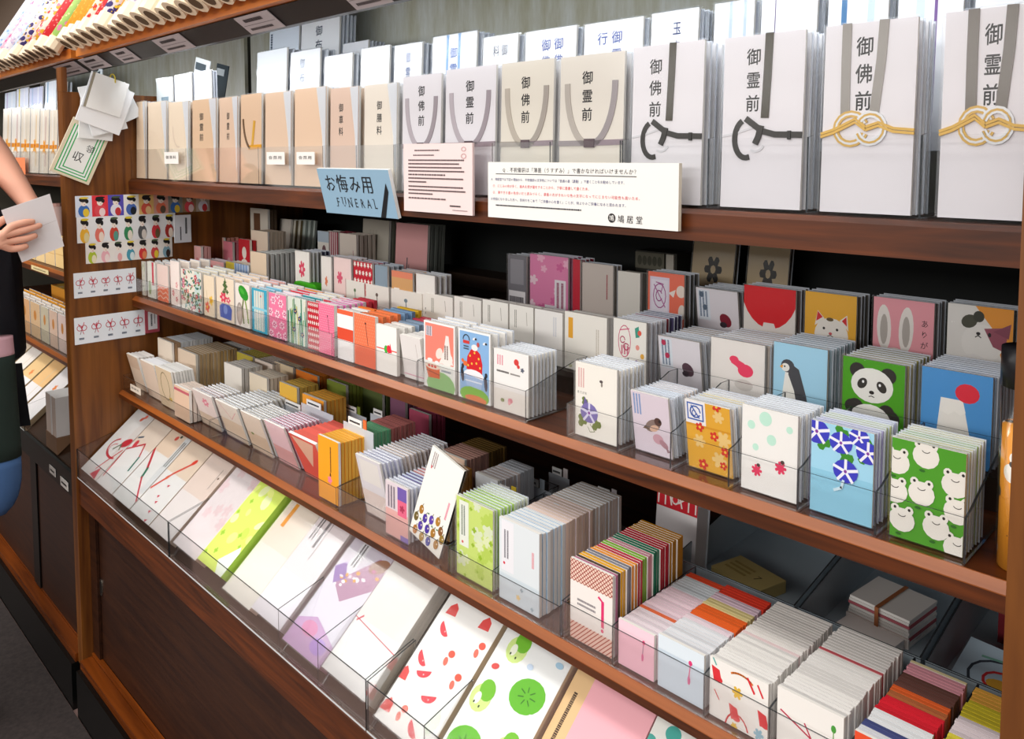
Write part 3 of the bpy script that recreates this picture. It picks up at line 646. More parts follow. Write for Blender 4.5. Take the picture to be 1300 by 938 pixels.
S2(A, M, 389.5, 405, 381, 5, .09, d_reddots, '#c8142c', [('#d23a4c', 2, 'red'), ('#e8b6bc', 3, 'pale pink')], 'narrow red envelope with white blossom dots', 'the red blossom-dot one', nom=(70, 110))
S2(A, M, 405.5, 425, 384, 8, .10, d_pinkweave, '#ec6f92', [('#d878b4', 5, 'mauve', '#f0dfe6'), ('#d23a4c', 2, 'red'), ('#e0bb2c', 3, 'yellow')], 'pink woven-dot envelope with a short black cord mark', 'the pink woven-dot one', nom=(70, 110), film=False)
S2(A, M, 429, 449, 392, 4, .06, d_redband, '#f1efee', [('#eeeae6', 2, 'white'), ('#f08038', 2, 'orange')], 'white envelope with a broad red band', 'the red-banded one', nom=(70, 110), film=False)
S2(A, M, 450.5, 477, 397, 7, .11, d_orangedots, '#f2764f', [('#f0824e', 3, 'orange'), ('#7da0c4', 2, 'blue'), ('#e6b82c', 3, 'yellow')], 'coral orange dotted envelope with a black cord mark', 'the coral dotted one', nom=(70, 110), film=False)
S2(A, M, 478.5, 504, 411, 7, .11, d_knot, '#f3f0ea', [('#f0ede8', 2, 'white'), ('#8ea4bc', 2, 'grey blue'), ('#cf3c52', 2, 'red')], 'white envelope tied with a red and green knot', 'the red and green knot one', nom=(70, 110), film=False)
S2(A, M, 508, 533.5, 424, 4, .05, d_plain('#e6e2df', lambda S: (S.line([(52, 80), (54, 50)], 1.2, '#b8aaa6'), S.rect(0, 8, 70, 2, '#d88aa8'))), '#e6e2df', WH, 'plain white envelope leaning on the tray lip beside the red and green knot', 'the plain leaning white one', lean=-8, film=False)
S2(A, M, 536.5, 577.5, 405, 4, .06, d_coralmount, '#f4f2f0', [('#efece8', 99, 'white')], 'tall coral picture envelope with a white bottle shape and a tub', 'the coral picture one', nom=(70, 110))
S2(A, M, 580, 622.5, 415, 4, .06, d_penguins, '#f4f4f2', [('#efece8', 99, 'white')], 'tall sky blue picture envelope with a red hill between two penguins', 'the sky blue penguin one', nom=(70, 110))
S2(A, M, 625, 671, 440, 8, .062, d_whitestamp, '#f1efec', [('#ebe9e4', 99, 'white', '#f7f5f2')], 'white envelope with small red seal marks in the middle shelf front row', 'the white red-seal one')
S2(A, M, 728, 783, 457, 8, .062, d_purple_flower, '#efebe2', [('#ece8e0', 99, 'cream', '#f7f4ee')], 'cream envelope with one violet bindweed flower', 'the violet bindweed one')
S2(A, M, 797, 847, 493, 9, .07, d_sparrow, '#e2d6e0', [('#e4eaf2', 4, 'pale blue'), ('#efe6e2', 4, 'cream')], 'lavender envelope with a brown sparrow, leaning on the tray lip', 'the sparrow one', lean=-9)
S2(A, M, 865, 925, 504, 9, .07, d_yellow, '#e6ae3a', [('#f3f0ec', 3, 'white'), ('#f0dca0', 2, 'pale yellow'), ('#f3ece6', 3, 'cream')], 'ochre yellow envelope with red blossoms and a blue seal, leaning', 'the ochre red-blossom one', lean=-8)
S2(A, M, 938, 1012, 511, 9, .062, d_mint, '#eeece8', [('#efece6', 99, 'white', '#f6f4ee')], 'white envelope with mint dots and two pink ladybird flowers', 'the mint dot one')
S2(A, M, 1025, 1108, 531, 9, .062, d_morning, '#a5d8ee', [('#b9b4dc', 3, 'violet'), ('#cfd8a0', 3, 'pale green'), ('#c9cdea', 4, 'lilac')], 'light blue envelope with dark blue bindweed flowers', 'the blue bindweed one')
S2(A, M, 1126, 1224, 553, 9, .062, d_frogs, '#4f9f26', [('#d6cf5c', 3, 'yellow green'), ('#9cbf3c', 2, 'green'), ('#e6dd8c', 4, 'pale yellow')], 'green envelope printed with white frogs', 'the white frog one')
# second row
S2(B, K, 1164, 1258, 463, 9, .085, d_fuji, '#4f97d6', [('#b9cbe0', 4, 'pale blue'), ('#dfe3e8', 4, 'white')], 'blue packet with a white mountain and red sun', 'the white mountain one')
S2(B, K, 1065, 1147, 450, 8, .085, d_panda, '#4fa31c', [('#cfc08a', 3, 'tan'), ('#b9b06c', 3, 'olive')], 'green packet with two pandas', 'the panda one')
S2(B, K, 978, 1049, 432, 8, .085, d_penguin, '#a9d8f0', [('#bcd0da', 99, 'pale blue')], 'light blue packet with one grey penguin', 'the grey penguin one')
S2(B, K, 899, 970, 426, 8, .09, d_blob, '#efe9e4', [('#ecdfd4', 99, 'cream', '#f2e8de')], 'off-white packet with a curled pink blob above a blue foot', 'the curled pink blob one')
S2(B, K, 832, 887, 424, 9, .10, d_leftlabel, '#ebe6ec', [('#eceef2', 4, 'white'), ('#e8d6c0', 4, 'tan')], 'white packet with a blue-grey side label, leaning in the second row', 'the blue-grey side label one', lean=-8)
S2(B, K, 776, 820, 402, 9, .10, d_stamp, '#f2efe8', [('#e9e6ea', 4, 'white'), ('#b64a56', 1, 'red'), ('#6f6a96', 3, 'violet')], 'white packet with a round pink cat seal and colour dabs', 'the round pink seal one')
S2(B, K, 717, 770, 395, 3, .03, d_orangestrip, '#f1ede5', WH, 'cream packet with a small orange strip', 'the orange strip one', film=False)
S2(B, K, 679, 714, 392, 3, .03, d_plain('#f2efec', lambda S: S.bars(46, 50, 10, 36, 2, '#cfd0d8', True, 2)), '#f2efec', WH, 'white packet beside the orange strip one', 'the white one beside the orange strip', film=False)
for i, (xl, xr, yt, h) in enumerate(((541, 575, 372, 0), (577, 611, 376, 0), (613, 645, 380, 0), (647, 677, 386, 0))):
    S2(B, K, xl, xr, yt, 3, .03, d_plain('#f1eee8', lambda S: (S.bars(14, 52, 8, 34, 2, '#8a8680', True, 2), S.line([(50, 84), (52, 60)], 1.2, '#a8a09a'))), '#f1eee8', WH, ('white packet with faint writing, %s of the four behind the sky blue penguin envelope' % ('first', 'second', 'third', 'last')[i]), 'white writing packet, %s of four' % ('first', 'second', 'third', 'last')[i], film=False)
for i, (xl, xr, yt, mk) in enumerate(((440, 463, 355, '#5d7a54'), (465, 494, 360, '#6c5a54'), (497, 536, 366, '#7a8a94'))):
    S2(B, K, xl, xr, yt, 3, .04, d_plain('#f0ece4', lambda S, mk=mk: (S.line([(34, 70), (36, 36)], 2, mk), S.ell(34, 70, 4, 5, mk))), '#f0ece4', WH, 'white packet with a %s mark behind the coral dotted and knot envelopes' % ('green', 'brown', 'grey-blue')[i], 'white packet with %s mark' % ('green', 'brown', 'grey-blue')[i], film=False)
S2(B, K, 448, 473, 330, 4, .05, d_reddots, '#c8142c', [('#b9405c', 2, 'red'), ('#5c4a7a', 2, 'violet')], 'little red packet with white dots in the second row', 'the little red dotted one')
S2(B, K, 475, 492, 335, 4, .05, d_plain('#d8d2ca', lambda S: S.rect(0, 60, 70, 35, '#8fa2b0')), '#d8d2ca', [('#a9b4be', 99, 'grey')], 'grey-topped packet between the red dotted and brown ones', 'the grey-topped one')
S2(B, K, 496, 524, 342, 4, .05, d_plain('#d9a870', lambda S: (S.rect(8, 10, 18, 56, '#efe9e2'), S.ell(50, 40, 8, 14, '#9a8ab4'), S.rect(0, 84, 70, 11, '#e48a6a'))), '#d9a870', [('#e2b48a', 99, 'tan')], 'tan packet with a white label and violet spot', 'the tan label one')
S2(B, K, 527, 552, 346, 4, .05, d_plain('#f0ede8', lambda S: S.bars(34, 30, 20, 14, 2, '#5a5652', False, 4)), '#f0ede8', WH, 'white packet with small dark print beside the tan label one', 'the small dark print one')
S2(B, K, 423, 446, 325, 4, .05, d_plain('#f5dcd8', lambda S: (S.flower(24, 60, 12, '#e0607c', None, 6), S.rect(0, 4, 70, 26, '#ec8a7c'), S.line([(48, 20), (48, 60)], 1.5, '#8a5a5a'))), '#f5dcd8', [('#f0d8d2', 99, 'pale pink')], 'pink and white packet with red shapes low down', 'the red shapes one')
S2(B, K, 407, 421, 324, 4, .05, d_plain('#f1ece6', lambda S: S.flower(34, 50, 10, '#e0825c', None, 5)), '#f1ece6', [('#4a4c6a', 1, 'navy'), ('#e8e4de', 3, 'white')], 'white packet with a small orange flower', 'the small orange flower one')
S2(B, K, 374, 393, 317, 6, .06, d_plain('#f3efe8', lambda S: S.flower(34, 62, 16, '#e04464', '#f3c8cc', 7)), '#f3efe8', [('#dfe0dc', 3, 'pale grey'), ('#5a5c78', 2, 'navy')], 'white packet with a single red blossom in the second row', 'the single red blossom one')
S2(B, K, 319, 339, 319, 9, .12, d_plain('#f1d9bd'), '#f1d9bd', [('#dfe2df', 5, 'pale grey'), ('#cfd6d4', 4, 'grey')], 'plain tan packet in the second row above the turquoise striped envelope', 'the plain tan one', film=False)
S2(B, K, 286, 316, 331, 4, .04, d_plain('#cfd9e8', lambda S: (S.rect(0, 60, 26, 35, '#e9d24a'), [S.rect(28+i*8, 20, 5, 75, '#8aa8d4') for i in range(5)])), '#cfd9e8', [('#f0c860', 99, 'yellow')], 'blue striped packet with a yellow corner', 'the yellow corner one')
S2(B, K, 259, 284, 328, 4, .04, d_plain('#f3b4b4', lambda S: (S.ell(20, 60, 16, 14, '#ee8a92'), S.ell(50, 70, 14, 12, '#f6d8ce'))), '#f3b4b4', [('#f0c0bc', 99, 'pink')], 'rose pink packet with pale round shapes', 'the rose pink round shapes one')
# a green rounded pouch and small flat things lying over the front row
def pouch():
    X0, X1 = Xat(369, .925, 1.2), Xat(399, .925, 1.2); w = X1-X0; R = empty('frog_pouch', ((X0+X1)/2, .9, 1.187)); tag(R, 'bright green rounded pouch with a pale face on the middle shelf', 'pouch')
    pts = [(-w/2, 0), (w/2, 0), (w/2, .038)]+[(w/2-.012+.012*math.cos(a*math.pi/12), .038+.012*math.sin(a*math.pi/12)) for a in range(1, 7)]+[(-w/2+.02-.02*math.sin(a*math.pi/12), .03+.02*math.cos(a*math.pi/12)) for a in range(0, 7)]
    m = MB(); m.prism(pts, 1, 0, .022, P('#46b81e')); m.build('body', R)
    f = MB(); f.prism([(-w/2+.006, .002), (w/2-.012, .002), (w/2-.012, .026)]+[(-.004+(w/2-.01)*math.cos(a*math.pi/10), .026+.012*math.sin(a*math.pi/10)) for a in range(1, 9)]+[(-w/2+.006, .026)], 1, -.0012, -.0002, P('#ecd9de')); f.build('face_patch', R)
    R.location.z = 1.1187; R.location.y = .93; R.scale = (1, 1, 1)
# rear rows
S2(C, K, 1197, 1284, 383, 4, .05, d_calico, '#e9e6e2', [('#5d6460', 2, 'grey'), ('#8b8f8c', 2, 'pale grey')], 'white and orange packet with a calico cat in a cap', 'the calico cat one')
S2(C, K, 1104, 1184, 375, 4, .05, d_rabbit, '#f0a5b0', [('#8a827e', 99, 'grey')], 'pink packet with two white rabbit ears and black writing', 'the rabbit ears one')
S2(C, K, 1018, 1086, 368, 4, .05, d_cat, '#f0b63c', [('#7d776e', 99, 'grey')], 'yellow packet with a white beckoning cat', 'the white cat one')
S2(C, K, 941, 1009, 360, 4, .05, d_reddisc, '#ede9e4', [('#8a7a76', 99, 'grey')], 'white packet with a huge red half disc', 'the red half disc one')
S2(C, K, 880, 935, 363, 6, .08, lambda S: d_leftlabel(S, '#5e6e80', '#8a2436'), '#ebe6ec', [('#a9a8a8', 3, 'grey'), ('#c9c8c8', 3, 'pale grey')], 'white packet with a grey side label and dark red ball, leaning in the rear row', 'the grey side label one', lean=-8)
S2(C, K, 820, 868, 343, 4, .05, d_coralstamp, '#f2795f', [('#8c8a86', 99, 'grey')], 'coral packet with a pale violet seal panel', 'the coral seal panel one')
S2(C, K, 784, 812, 344, 3, .03, d_plain('#e6e2da', lambda S: (S.ell(44, 14, 16, 8, '#c9a81c'), S.ell(44, 4, 4, 10, '#7a8a3c'))), '#e6e2da', [('#a8a49c', 99, 'grey')], 'white packet with a yellow flower low down', 'the yellow flower one', film=False)
S2(C, K, 737, 778, 332, 3, .03, d_plain('#cfc4bc', lambda S: S.bars(54, 40, 5, 40, 1, '#a03a44', True, 3)), '#cfc4bc', [('#b8aea4', 99, 'taupe')], 'taupe packet with a short red line of writing', 'the taupe one')
S2(C, K, 725, 736, 328, 4, .05, None, '#c8283c', [('#b03a4c', 99, 'red')], 'deep red packet wedged beside the pink blossom one', 'the deep red one')
S2(C, K, 671, 721, 321, 4, .05, d_plain('#e58ab4', lambda S: (S.scatter(9, lambda x, y, r, L: S.flower(x, y, r.uniform(5, 10), r.choice(['#f2b8d0', '#d86aa0', '#efd0dc']), None, 5, L, 0), 6, 12), S.rect(46, 8, 20, 50, '#efeaf0'), S.bars(48, 12, 16, 42, 2, '#a04a6c', True, 2), S.rect(28, 4, 18, 12, '#efeaf0'), S.bars(29, 6, 16, 8, 1, '#4a4448', seed=3))), '#e58ab4', [('#d87aa8', 99, 'pink')], 'pink blossom packet with white corner labels in the rear row', 'the pink blossom one')
S2(C, K, 643, 668, 322, 4, .05, d_plain('#7c7a80', lambda S: (S.rect(4, 4, 62, 28, '#e9e6e8'), S.bars(6, 8, 56, 20, 1, '#4a464c', seed=4), S.rect(10, 44, 50, 44, '#98969c'))), '#7c7a80', [('#6a686e', 99, 'grey')], 'dark grey packet with a white label beside the pink blossom one', 'the dark grey label one')
# boards leaning at the very back
def board(nm, xl, xr, yt, face, draw, desc, n, grp, back, Yb=1.205, zb=1.1855, th=.004):
    stack(nm, 'stationery', Yb, zb, xl, xr, yt, n, .011*n, draw, face, [(back, 99, '')], desc, grp, film=False, lean=3, nom=(120, 110))
board('stationery_pad', 459, 492, 278, '#aca69a', d_plain('#aca69a', lambda S: (S.ell(70, 8, 22, 10, '#86b420'), S.bars(30, 60, 40, 30, 3, '#a39d92', True, 4))), 'grey pad with a green leaf at its foot, standing at the back', 3, 'the grey leaf pad', '#8c8a7c', 1.14, 1.1575)
board('stationery_pad', 501, 541, 283, '#e0a4a4', d_plain('#e0a4a4', lambda S: (S.rect(44, 6, 4, 40, '#5e5a60'), S.rect(38, 6, 18, 16, '#6e6a70'), S.rect(52, 20, 2, 14, '#5e5a60'), S.rect(92, 2, 4, 18, '#a88890'))), 'dusty pink pad with a grey city silhouette, standing at the back', 5, 'the dusty pink pad', '#8d938c', 1.135, 1.1575)
for i, (xl, xr, yt, face, dr, ds, sh) in enumerate((
    (872, 927, 306, '#b8a488', d_kitty_card, 'brown card with a dark round crest, first of two leaning at the dark back', 'the first brown crest card'),
    (942, 996, 309, '#c4ac84', d_kitty_card, 'brown card with a dark round crest, second of two leaning at the dark back', 'the second brown crest card'))):
    stack('brown_card', 'card', 1.205, 1.1855, xl, xr, yt, 2, .02, dr, face, [('#5a5044', 99, '')], ds, sh, lean=8, nom=(70, 70))
def tinbox():
    X0 = Xat(803, 1.2, 1.25); X1 = Xat(855, 1.2, 1.25); w = X1-X0
    R = empty('small_box', ((X0+X1)/2, 1.21, 1.1856)); tag(R, 'small dark grey display box at the back beside the coral seal packet', 'box')
    m = MB(); m.box((-w/2, 0, 0), (w/2, .05, .092), P('#3a3a34')); m.build('body', R)
    m = MB(); m.box((-w/2+.002, -.004, .06), (w/2-.024, -.0002, .09), P('#6d6a5c'))
    sh = Sheet(60, 28, 60, 28); [sh.ell(8+i*11, 14, 5, 9, '#4d4c40') for i in range(5)]; m.sheet(sh, (-w/2+.004, -.004, .061), (1, 0, 0), (0, 0, 1), (0, -1, 0)); m.build('front_card', R)
    m = MB(); m.box((w/2-.02, -.004, .055), (w/2-.004, -.0002, .09), P('#c8c2b6')); m.build('price_tab', R)
tinbox(); pouch()
# crowded corner by the dividing panel
CR = [  # row, xl, xr, yt, n, depth, face, draw, desc, short
 ((.94, 1.1185), 213, 226, 291, 3, .05, '#f0e4d2', d_plain('#f0e4d2', lambda S: S.ell(34, 20, 24, 18, '#f0b09a')), 'cream packet with a peach foot beside the slim white nameplate', 'the peach foot one'),
 ((.935, 1.1185), 240, 256, 312, 3, .03, '#f2b8b4', d_plain('#f2b8b4', lambda S: S.ell(30, 40, 20, 20, '#e88a8c')), 'soft pink packet in the corner second row', 'the soft pink corner one'),
 ((1.02, 1.1185), 257, 269, 300, 4, .05, '#eea0a4', None, 'rose packet first in the pink corner row', 'the first rose one'),
 ((1.02, 1.1185), 270, 283, 302, 4, .05, '#e8a898', d_plain('#e8a898', lambda S: [S.rect(6+i*12, 4, 5, 88, '#f3d0c2') for i in range(5)]), 'rose packet with pale stripes in the pink corner row', 'the striped rose one'),
 ((1.02, 1.1185), 284, 296, 306, 4, .05, '#f08c9c', d_plain('#f08c9c', lambda S: S.ell(40, 30, 14, 20, '#f7c0c4')), 'bright rose packet with a pale oval in the corner', 'the bright rose one'),
 ((1.0, 1.1185), 304, 318, 303, 3, .03, '#c42430', d_plain('#c42430', lambda S: (S.ell(35, 64, 14, 14, '#efe6da'), S.ell(35, 34, 24, 16, '#efe6da'), S.rect(24, 8, 22, 30, '#efe6da'))), 'red packet with a white doll figure', 'the white doll one'),
 ((1.02, 1.1185), 320, 341, 292, 7, .055, '#ecd9c4', None, 'plain beige packet in a block behind the plain tan ones', 'the plain beige one'),
]
for row, xl, xr, yt, n, dp, face, dr, ds, sh in []: pass
for (Y0, z0), xl, xr, yt, n, dp, face, dr, ds, sh in CR:
    stack('card_packet', 'card packet', Y0, z0, xl, xr, yt, n, dp, dr or d_plain(face), face, [(face, 99, '')], ds, sh, film=False)
for xl, xr, yt, face, dr, ds, sh, n in (
    (404, 418, 293, '#d8d3cc', d_plain('#d8d3cc', lambda S: (S.ell(40, 46, 14, 18, '#6a4a50'), S.rect(0, 70, 70, 25, '#a8b6c4'))), 'grey packet with a dark figure in the rear row', 'the dark figure one', 4),
    (419, 430, 294, '#8a3442', d_plain('#8a3442', lambda S: [S.rect(4+i*16, 0, 6, 95, '#d8c8c8') for i in range(4)]), 'maroon striped packet in the rear row', 'the maroon striped one', 4),
    (432, 453, 296, '#d9cdc2', d_plain('#d9cdc2', lambda S: S.line([(56, 60), (58, 20)], 2, '#a05a64')), 'plain stone packet with a red line in the rear row', 'the plain stone one', 5)):
    S2(C, K, xl, xr, yt, n, .06, dr, face, [(face, 99, '')], ds, sh, film=False)
for (Y0, z0), xl, xr, yt, face, dr, ds, sh, nm in (
    ((1.09, 1.1575), 270, 287, 267, '#8fa888', d_plain('#8fa888', lambda S: (S.rect(12, 10, 46, 76, '#c9d6c2'), S.rect(20, 18, 30, 56, '#e8e6dc'), S.ell(34, 38, 8, 16, '#3f4a3c'))), 'green framed picture card standing at the dark back', 'the green framed card', 'picture_card'),
    ((1.09, 1.1575), 291, 311, 269, '#a5605c', d_plain('#a5605c', lambda S: (S.rect(12, 10, 46, 76, '#e2d2c8'), S.rect(20, 14, 30, 50, '#eae4dc'), S.rect(26, 24, 16, 22, '#4a4448'), S.rect(12, 80, 46, 5, '#c8443c'))), 'red-brown framed picture card standing at the dark back', 'the red-brown framed card', 'picture_card'),
    ((1.1, 1.1575), 319, 341, 264, '#d9d2c4', d_plain('#d9d2c4', lambda S: (S.rect(14, 44, 26, 42, '#6b4a34'), S.ell(58, 30, 6, 14, '#5a5a5c'))), 'cream picture card with a brown window block at the back', 'the brown window card', 'picture_card')):
    stack(nm, 'card', Y0, z0, xl, xr, yt, 3, .03, dr, face, [('#5c4a3a', 99, '')], ds, sh, film=False)
stack('grey_folder', 'folder', 1.135, 1.1575, 352, 366, 278, 6, .05, d_plain('#c9c2b8'), '#c9c2b8', [('#bdb9ac', 2, 'pale grey', '#8a7a58'), ('#a9b2ac', 3, 'grey')], 'pale grey folder at the front of a leaning row at the back', 'the front folder', lean=6, film=False, dx=.012)
# trays of the middle shelf
tray('clear tray holding the flower envelopes at the dividing panel end', XP+.003, Xat(427, .79, 1.09), .78, .915, 1.082, .048, .075, (), name='acrylic_tray')
tray('clear tray holding the red-banded, coral dotted and knot envelopes', Xat(427.3, .79, 1.09)+.003, Xat(534.7, .79, 1.09), .78, .915, 1.082, .042, .07, ())
tray('clear tray holding the two tall picture envelopes and white red-seal ones', Xat(535.3, .79, 1.09), Xat(673, .79, 1.09), .78, .915, 1.082, .045, .07, ())
xs = [Xat(p, .79, 1.09) for p in (725, 789, 856, 929.5, 1017, 1115, 1229)]
tray('clear divided tray from the violet bindweed to the white frog envelopes', xs[0], xs[-1], .78, .915, 1.082, .045, .082, xs[1:-1])
# cylinder standing by the end panel
def tubecase():
    R = empty('round_case', (-.168, .815, 1.0822)); tag(R, 'clear round case with black lid and orange lining by the end panel', 'case')
    m = MB(); m.tube([(0, 0, .002), (0, 0, .165)], .0225, FILM, n=20); m.build('clear_wall', R, True)
    m = MB(); m.tube([(0, 0, .001), (0, 0, .13)], .0205, roll_mats('case_orange', '#e8982c', [('#e9e4da', 30, .28), ('#3a3430', 45, .2)], 4), n=20); m.build('printed_lining', R, True)
    m = MB(); m.tube([(0, 0, .1655), (0, 0, .2)], .0235, P('#17171a', .35), n=20); m.build('lid', R, True)
tubecase()
# ------------------------------------------------------------------ lower shelf
G, N_ = (.747, .8395), ('gift_envelope', 'envelope')
def S3(xl, xr, yt, n, dp, draw, face, cols, desc, short, Y0=.747, z0=.8395, nm='gift_envelope', **k):
    k.setdefault('film', False)
    return stack(nm, 'envelope', Y0, z0, xl, xr, yt, n, dp, draw or d_plain(face), face, cols, desc, short, **k)
BE = '#e3cdb6'
S3(158, 175, 0, 5, .045, d_plain(BE, lambda S: S.rect(0, 60, 70, 35, '#d9bfa6')), BE, [('#eeeae6', 99, 'white')], 'beige envelope leaning at the panel end of the lower shelf', 'the beige panel-end one', h=.098, lean=-14)
S3(179, 196, 0, 5, .045, d_plain('#e6d0bc'), '#e6d0bc', [('#eef0f4', 99, 'white')], 'second beige envelope leaning on the lower shelf lip, next to the panel-end one', 'the second beige one', h=.098, lean=-12)
S3(198, 218, 0, 8, .055, d_plain('#d9c3a4', lambda S: (S.arc(34, 52, 18, 34, 0, 360, 2.2, '#8a7a58', 14), S.ell(50, 24, 6, 5, '#c9a84c'))), '#d9c3a4', [('#f0efec', 99, 'white')], 'tan envelope with a looped gold cord on the lower shelf', 'the looped gold cord one', h=.1, lean=-8)
S3(222, 241, 0, 5, .05, d_plain('#e0bfa4', lambda S: S.rect(0, 80, 70, 8, '#c0606a')), '#e0bfa4', [('#ecdcd0', 99, 'beige')], 'short tan envelope with a red line near its top', 'the short red-lined one', h=.075)
S3(160, 178, 0, 14, .10, d_plain('#e9d8c8'), '#e9d8c8', [('#dcdfe4', 99, 'pale blue-grey', '#cfd2d6')], 'pale beige envelope at the front of the tall block by the panel', 'the tall block beige one', Y0=.815, h=.143)
S3(202, 220, 0, 14, .11, d_plain('#eadccb'), '#eadccb', [('#c9a98a', 2, 'brown', '#a98a6a'), ('#dfe4ea', 99, 'pale blue')], 'cream envelope at the front of the second tall block by the panel', 'the second tall block cream one', Y0=.815, h=.132)
S3(226, 250, 0, 12, .11, d_plain('#e8d3bd'), '#e8d3bd', [('#efe6da', 6, 'cream', '#d9b98e'), ('#e0ddd6', 99, 'grey-white', '#c9a878')], 'light tan envelope heading a long block with brown tops', 'the brown-topped block one', Y0=.83, h=.118)
S3(243, 268, 0, 8, .075, d_plain('#ecdcd6', lambda S: (S.flower(40, 70, 12, '#e88a9c', '#f6dfe0', 6), S.rect(0, 0, 70, 34, '#d8c2ac'))), '#ecdcd6', [('#f1e4e2', 3, 'pale pink'), ('#efeae4', 99, 'white')], 'pale pink envelope with a rose flower in the lower shelf front', 'the rose flower one', h=.088, lean=-16, film=True)
S3(272, 300, 0, 13, .13, d_plain('#e6dacd', lambda S: (S.rect(0, 0, 70, 50, '#dcc6ae'), S.line([(10, 90), (40, 56), (60, 80)], 1.2, '#d88a94'))), '#e6dacd', [('#f2f0ec', 99, 'white')], 'white envelope in a loose clear sleeve, lower shelf front', 'the loose clear sleeve one', h=.09, lean=-18, film=True)
S3(304, 330, 0, 9, .075, d_plain('#e4d3c2', lambda S: (S.rect(0, 0, 70, 46, '#d6bda4'), S.ell(20, 44, 5, 3, '#7a8a4c'))), '#e4d3c2', [('#f3efe8', 99, 'white')], 'sleeved cream envelope with a small leaf, beside the loose clear sleeve', 'the small leaf one', h=.092, lean=-18, film=True)
S3(334, 360, 0, 10, .085, d_plain('#f0cdd2', lambda S: S.rect(0, 0, 70, 40, '#e2aaa8')), '#f0cdd2', [('#f4bfd0', 99, 'pink', '#f8dbe4')], 'soft pink envelope leaning beside the red fan', 'the soft pink one', h=.098, lean=-20, film=True)
S3(367, 401, 0, 11, .10, d_plain('#e2584a', lambda S: S.poly([(6, 90), (34, 30), (62, 90)], '#e8b49a')), '#e2584a', [('#e23a36', 99, 'red', '#f06a5c')], 'red envelope with a pale pointed flap heading the red fanned bundle', 'the red fan front one', h=.098, lean=-22)
def d_or(S):
    S.rect(0, 0, 70, 120, '#f5a21c'); S.bars(40, 56, 7, 50, 1, '#4a2c14', True, 5); S.ell(42, 50, 2.4, 7, '#5a3018'); S.flower(40, 42, 8, '#ea7d9c', None, 5)
S3(405, 430.5, 553, 24, .17, d_or, '#f5a21c', [('#f2a02a', 8, 'orange', '#f7b94a'), ('#74dca8', 7, 'mint green', '#9fe8b4'), ('#d87878', 99, 'dusty red', '#e08e88')], 'bright orange envelope with a pink blossom drop', 'the bright orange one', h=.1135, nom=(70, 120))
S3(450, 482, 0, 18, .15, d_plain('#e6e2e6', lambda S: (S.rect(8, 54, 54, 36, '#efebe6'), S.rect(0, 0, 70, 40, '#e3d3cc'))), '#e6e2e6', [('#e3e4f4', 5, 'lavender', '#f4f2f6'), ('#e6dcd6', 6, 'rose beige', '#ecdcd4'), ('#d6cfd0', 99, 'grey', '#c4b4b2')], 'white and lavender envelope leaning beside the bright orange one', 'the white and lavender one', h=.112, lean=-12, film=True)
def d_purp(S):
    S.rect(0, 0, 70, 110, '#e9dbe0'); S.rect(0, 0, 70, 54, '#e9b6b0'); S.rect(38, 76, 28, 30, '#7a62b4'); S.rect(38, 48, 28, 32, '#ee6f90'); S.flower(52, 64, 8, '#b83a5c', None, 5); S.bars(6, 56, 26, 46, 3, '#6c6070', True, 3); S.rect(46, 0, 24, 10, '#8a78c0')
S3(488, 518, 607, 12, .10, d_purp, '#e9dbe0', [('#d9dcea', 3, 'pale blue', '#f0eef2'), ('#8a80b0', 3, 'violet', '#b2c0d8'), ('#d89a9c', 3, 'rose', '#e2b4ac'), ('#dcd2ce', 99, 'grey')], 'pink envelope with a violet square and rose blossom', 'the violet square one', nom=(70, 110), film=True)
def d_green(S):
    S.rect(0, 0, 70, 110, '#cfe37c'); S.scatter(16, lambda x, y, r, L: S.flower(x, y, r.uniform(7, 12), r.choice(['#e4edc0', '#dfe8c8', '#bfd860']), None, 5, L, r.uniform(0, 2)), 3, 9)
    S.scatter(14, lambda x, y, r, L: S.flower(x, y, r.uniform(2, 4.5), '#9cc02c', None, 4, L, 0), 8, 9); S.rect(6, 42, 18, 64, '#eef2e6'); S.bars(9, 56, 9, 44, 2, '#6c7a6c', True, 4); S.ell(12, 48, 2, 2, '#d85a5a', n=8)
S3(578, 626, 627, 11, .075, d_green, '#cfe37c', [('#bfe07c', 6, 'light green', '#d8eca0'), ('#e6ecd8', 99, 'white')], 'light green envelope with pale blossoms', 'the light green blossom one', nom=(70, 110), film=True)
def d_pblue(S):
    S.rect(0, 0, 70, 110, '#dde4e8'); S.rect(0, 0, 70, 36, '#cfdbe2'); S.rect(4, 40, 22, 68, '#e9e9ee'); S.bars(8, 56, 10, 40, 2, '#6b6670', True, 4); S.ell(9, 50, 2, 2, '#d83a4c', n=8); S.bars(56, 60, 7, 22, 1, '#e2a4ac', True, 4); S.flower(34, 12, 4, '#e6c98a', None, 5); S.flower(40, 24, 3, '#8a9aa4', None, 4); S.flower(58, 6, 3, '#9ab0bc', None, 4)
S3(634, 684.5, 655, 24, .178, d_pblue, '#dde4e8', [('#b8d4ea', 6, 'light blue', '#f0f4f6'), ('#e6d8dc', 8, 'pale rose', '#f0d9cc'), ('#dfe6ee', 99, 'white', '#e6dcd4')], 'pale blue envelope with a narrow title strip', 'the pale blue one', h=.1145, nom=(70, 110))
